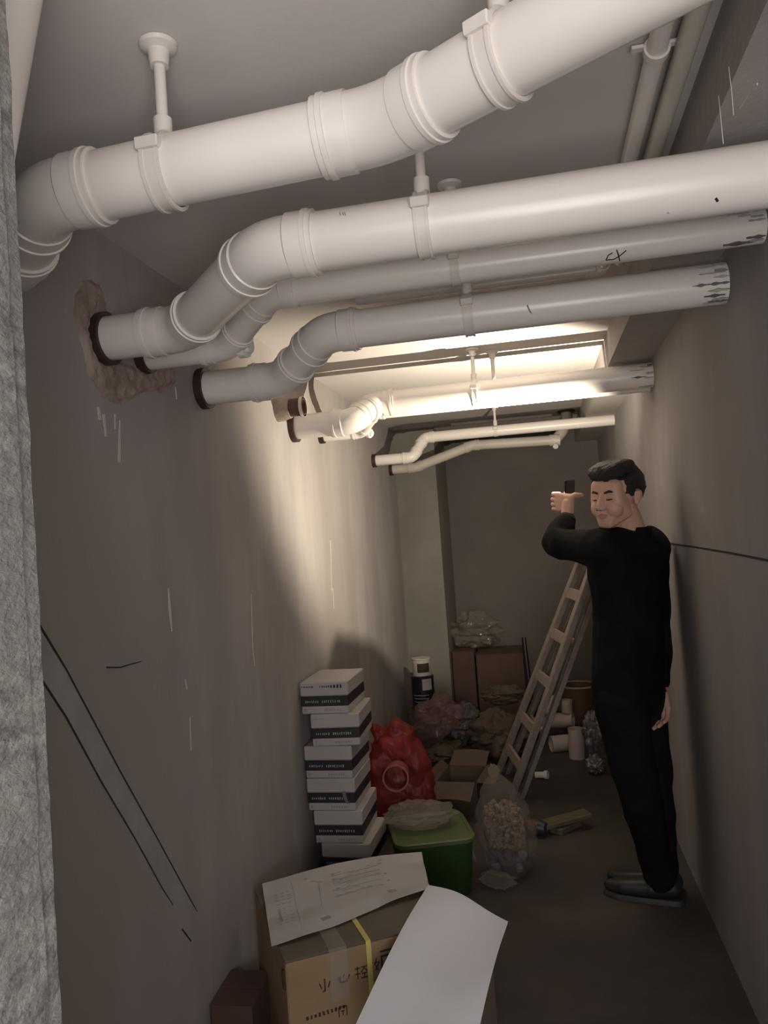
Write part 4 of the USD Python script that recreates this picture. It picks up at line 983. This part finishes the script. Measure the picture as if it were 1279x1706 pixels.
# face details
for s in (-1, 1):
    obj('eyeball', skin_of(hball((s*.031, .0755, -.001), (.0135, .0125, .0085)), .004, 2), 'skin', man)
    obj('eye', skin_of(hhull(((s*.021, .0875, -.003), .0028), ((s*.031, .0895, -.0035), .0032), ((s*.042, .083, -.002), .0026), n=12), .003, 2), 'eye', man, label='narrowed dark eye')
    obj('eyebrow', skin_of(hhull(((s*.017, .090, .022), .0042), ((s*.034, .088, .027), .0048), n=12) + hhull(((s*.034, .088, .027), .0048), ((s*.052, .073, .022), .0032), n=12), .003, 2), 'hair', man, label='dark eyebrow')
    obj('nostril', skin_of(hball((s*.007, .108, -.040), (.0035, .004, .0022), 12), .003, 1), 'eye', man)
obj('lip', skin_of(hhull(((.019, .089, -.060), .003), ((0, .0985, -.0575), .0042), n=12) + hhull(((-.019, .089, -.060), .003), ((0, .0985, -.0575), .0042), n=12), .003, 2), 'lips', man)
obj('lip', skin_of(hhull(((.016, .089, -.066), .003), ((0, .0975, -.0675), .005), n=12) + hhull(((-.016, .089, -.066), .003), ((0, .0975, -.0675), .005), n=12), .003, 2), 'lips', man)
# hair: short at the sides, a thick brushed fringe
hair = hball((0, -.020, .047), (.0865, .103, .094), 48)
hair += hhull(((.045, .052, .096), .030), ((-.045, .052, .096), .030), ((.052, .0, .110), .030), ((-.052, .0, .110), .030), ((0, .080, .098), .024), ((-.03, .078, .094), .022))
cut = m3.Manifold.cube((.5, .5, .5), True)
def hcut(lo, hi):
    lo, hi = np.array(lo), np.array(hi); R = np.stack([HX, FD, HU], 1); T = np.zeros((3, 4)); T[:, :3] = R*HS; T[:, 3] = hp_(*((lo+hi)/2))
    return m3.Manifold.cube(tuple(hi-lo), True).transform(T)
hair -= hcut((-.2, .030, -.2), (.2, .3, .066))
hair -= hcut((-.2, -.012, -.2), (.2, .2, .018)); hair -= hcut((-.2, -.3, -.2), (.2, .2, -.045))
hair -= hcut((-.2, -.045, -.2), (.2, .0, .030))
for s in (-1, 1): hair += hhull(((s*.073, .026, .070), .014), ((s*.076, .002, .050), .014), ((s*.0775, .012, .012), .0075))
hm = skin_of(hair, .005, 6)
n_ = hm.vertex_normals; loc = np.stack([(hm.vertices-HEADC) @ HX, (hm.vertices-HEADC) @ FD, (hm.vertices-HEADC) @ HU], 1)
hm.vertices = hm.vertices + n_*(.006*(meshkit.noise(loc*[90, 40, 120], 5)-.4) + .006*(meshkit.noise(loc*[40, 25, 50], 6)-.4))[:, None]
obj('hair', hm, 'hair', man, 40)
# jacket
jk = m3.Manifold.batch_hull([ball(J['ls'] + [.005, 0, -.004], .072), ball(J['rs'], .072), ball(J['chest'], .122), ball(J['belly'], .122)])
jk += m3.Manifold.batch_hull([ball(J['chest'], .118), ball(J['belly'] + [0, 0, -.02], .124), ball(J['lhip'] + [0, 0, .09], .098), ball(J['rhip'] + [0, 0, .09], .098)])
jk += m3.Manifold.batch_hull([ball(J['lhip'] + [0, 0, .07], .100), ball(J['rhip'] + [0, 0, .07], .100), ball(J['lhip'] + [0, 0, -.005], .098), ball(J['rhip'] + [0, 0, -.005], .098)])
jk += m3.Manifold.batch_hull([ball(J['ls'] + [.02, .01, .01], .060), ball(J['rs'] + [0, 0, .02], .055), ball(J['neck'] + [.01, .01, -.035], .070)])
jk += chain([(J['ls'], .074), (lerp(J['ls'], J['le'], .5), .064), (J['le'], .057), (lerp(J['le'], J['lw'], .45), .052), (lerp(J['le'], J['lw'], .90), .040)])
jk += chain([(J['rs'], .072), (lerp(J['rs'], J['re'], .5), .060), (J['re'], .054), (lerp(J['re'], J['rw'], .5), .049), (lerp(J['re'], J['rw'], .95), .041)])
jk = jk.trim_by_plane((0, 0, 1.0), float(J['lhip'][2] - .06))
jk += chain([(J['neck'] + [0, 0, -.045], .078), (J['neck'] + [.004, 0, -.005], .071)]).trim_by_plane((0, 0, -1.0), -float(J['neck'][2] + .022))
jm = skin_of(jk, .012, 5, .012, 9.0, 21)
jm.vertices[:, 0] = np.minimum(jm.vertices[:, 0], XR - .004)
obj('jacket', jm, 'jacket', man, 50)
obj('collar', ring(J['neck'] + [.004, 0, .012], nz([.06, -.02, 1.0]), .062, .071, .040, 40), 'jacket', man, 50)
obj('cuff', skin_of(chain([(lerp(J['le'], J['lw'], .88), .041), (lerp(J['le'], J['lw'], .98), .036)]), .006, 3, .003, 20, 2), 'cuff', man, 50, label='brownish knitted cuff')
# trousers
tr_ = m3.Manifold.batch_hull([ball(J['lhip'] + [0, 0, .03], .096), ball(J['rhip'] + [0, 0, .03], .096), ball(J['pelvis'] + [0, 0, -.03], .10)])
for a, b, c in (('lhip', 'lk', 'la'), ('rhip', 'rk', 'ra')):
    tr_ += chain([(J[a], .098), (lerp(J[a], J[b], .5), .086), (J[b], .072), (lerp(J[b], J[c], .4), .068), (lerp(J[b], J[c], .9), .060), (J[c] + [0, 0, -.035], .060)])
tm = skin_of(tr_, .013, 5, .014, 8.0, 31, .03)
tm.vertices[:, 0] = np.minimum(tm.vertices[:, 0], XR - .004)
obj('trousers', tm, 'trousers', man, 50)
# shoes
def shoe(an, toe):
    d = nz([toe[0]-an[0], toe[1]-an[1], 0]); s = np.cross([0, 0, 1.0], d); g = np.array([an[0], an[1], 0]) 
    P = lambda a, b, z: g + d*a + s*b + [0, 0, z]
    up = m3.Manifold.batch_hull([ball(P(-.045, 0, .052), .036), ball(P(.03, .012, .048), .038), ball(P(.03, -.012, .048), .038), ball(P(-.03, 0, .085), .034), ball(P(.02, 0, .082), .036)])
    up += m3.Manifold.batch_hull([ball(P(.03, .012, .048), .036), ball(P(.03, -.012, .048), .036), ball(P(.135, .018, .042), .028), ball(P(.135, -.018, .042), .028), ball(P(.190, 0, .036), .022)])
    um = skin_of(up, .008, 4, clampz=.016)
    obj('shoe', um, 'shoe', man, 40)
    sl = m3.Manifold.batch_hull([ball(P(-.055, .012, .0), .033), ball(P(-.055, -.012, 0), .033), ball(P(.06, .016, 0), .034), ball(P(.06, -.016, 0), .034), ball(P(.15, .014, 0), .034), ball(P(.15, -.014, 0), .034), ball(P(.190, 0, 0), .028)])
    sl = sl.trim_by_plane((0, 0, 1.0), .001).trim_by_plane((0, 0, -1.0), -.020)
    obj('shoe_sole', sl, 'sole', man, 30)
    for k in range(4):
        b = P(.045 + .022*k, 0, .083 - .0095*k); obj('lace', tube([b - s*.022, b + [0, 0, .003], b + s*.022], .0026, 8), 'grime', man)
shoe(J['la'] + [.0, 0, 0], at(1023, 1490, Z=0.0)); shoe(J['ra'], J['ra'] + [-.9, .30, 0])
# the phone
t = thing('phone', 'black phone with its flash lit in the raised hand of the man', 'phone')
Rp = np.stack([PH_S, PH_N, PH_UP], 1)
obj('case', place(cham((W_, T_, .152), .003), PH_C, R=Rp), 'phone', t)
obj('camera_bump', place(cham((.026, .003, .034), .0012), PH_C + PH_UP*.054 + PH_N*.0058 + PH_S*.020, R=Rp), 'phone', t)
obj('flash_lens', lathe([(0, 0), (.0045, 0), (.0042, .0010), (0, .0012)], 20, PH_C + PH_UP*.056 + PH_N*.0074 + PH_S*.022, frame_to(PH_N)), 'led', t, label='lit flash')
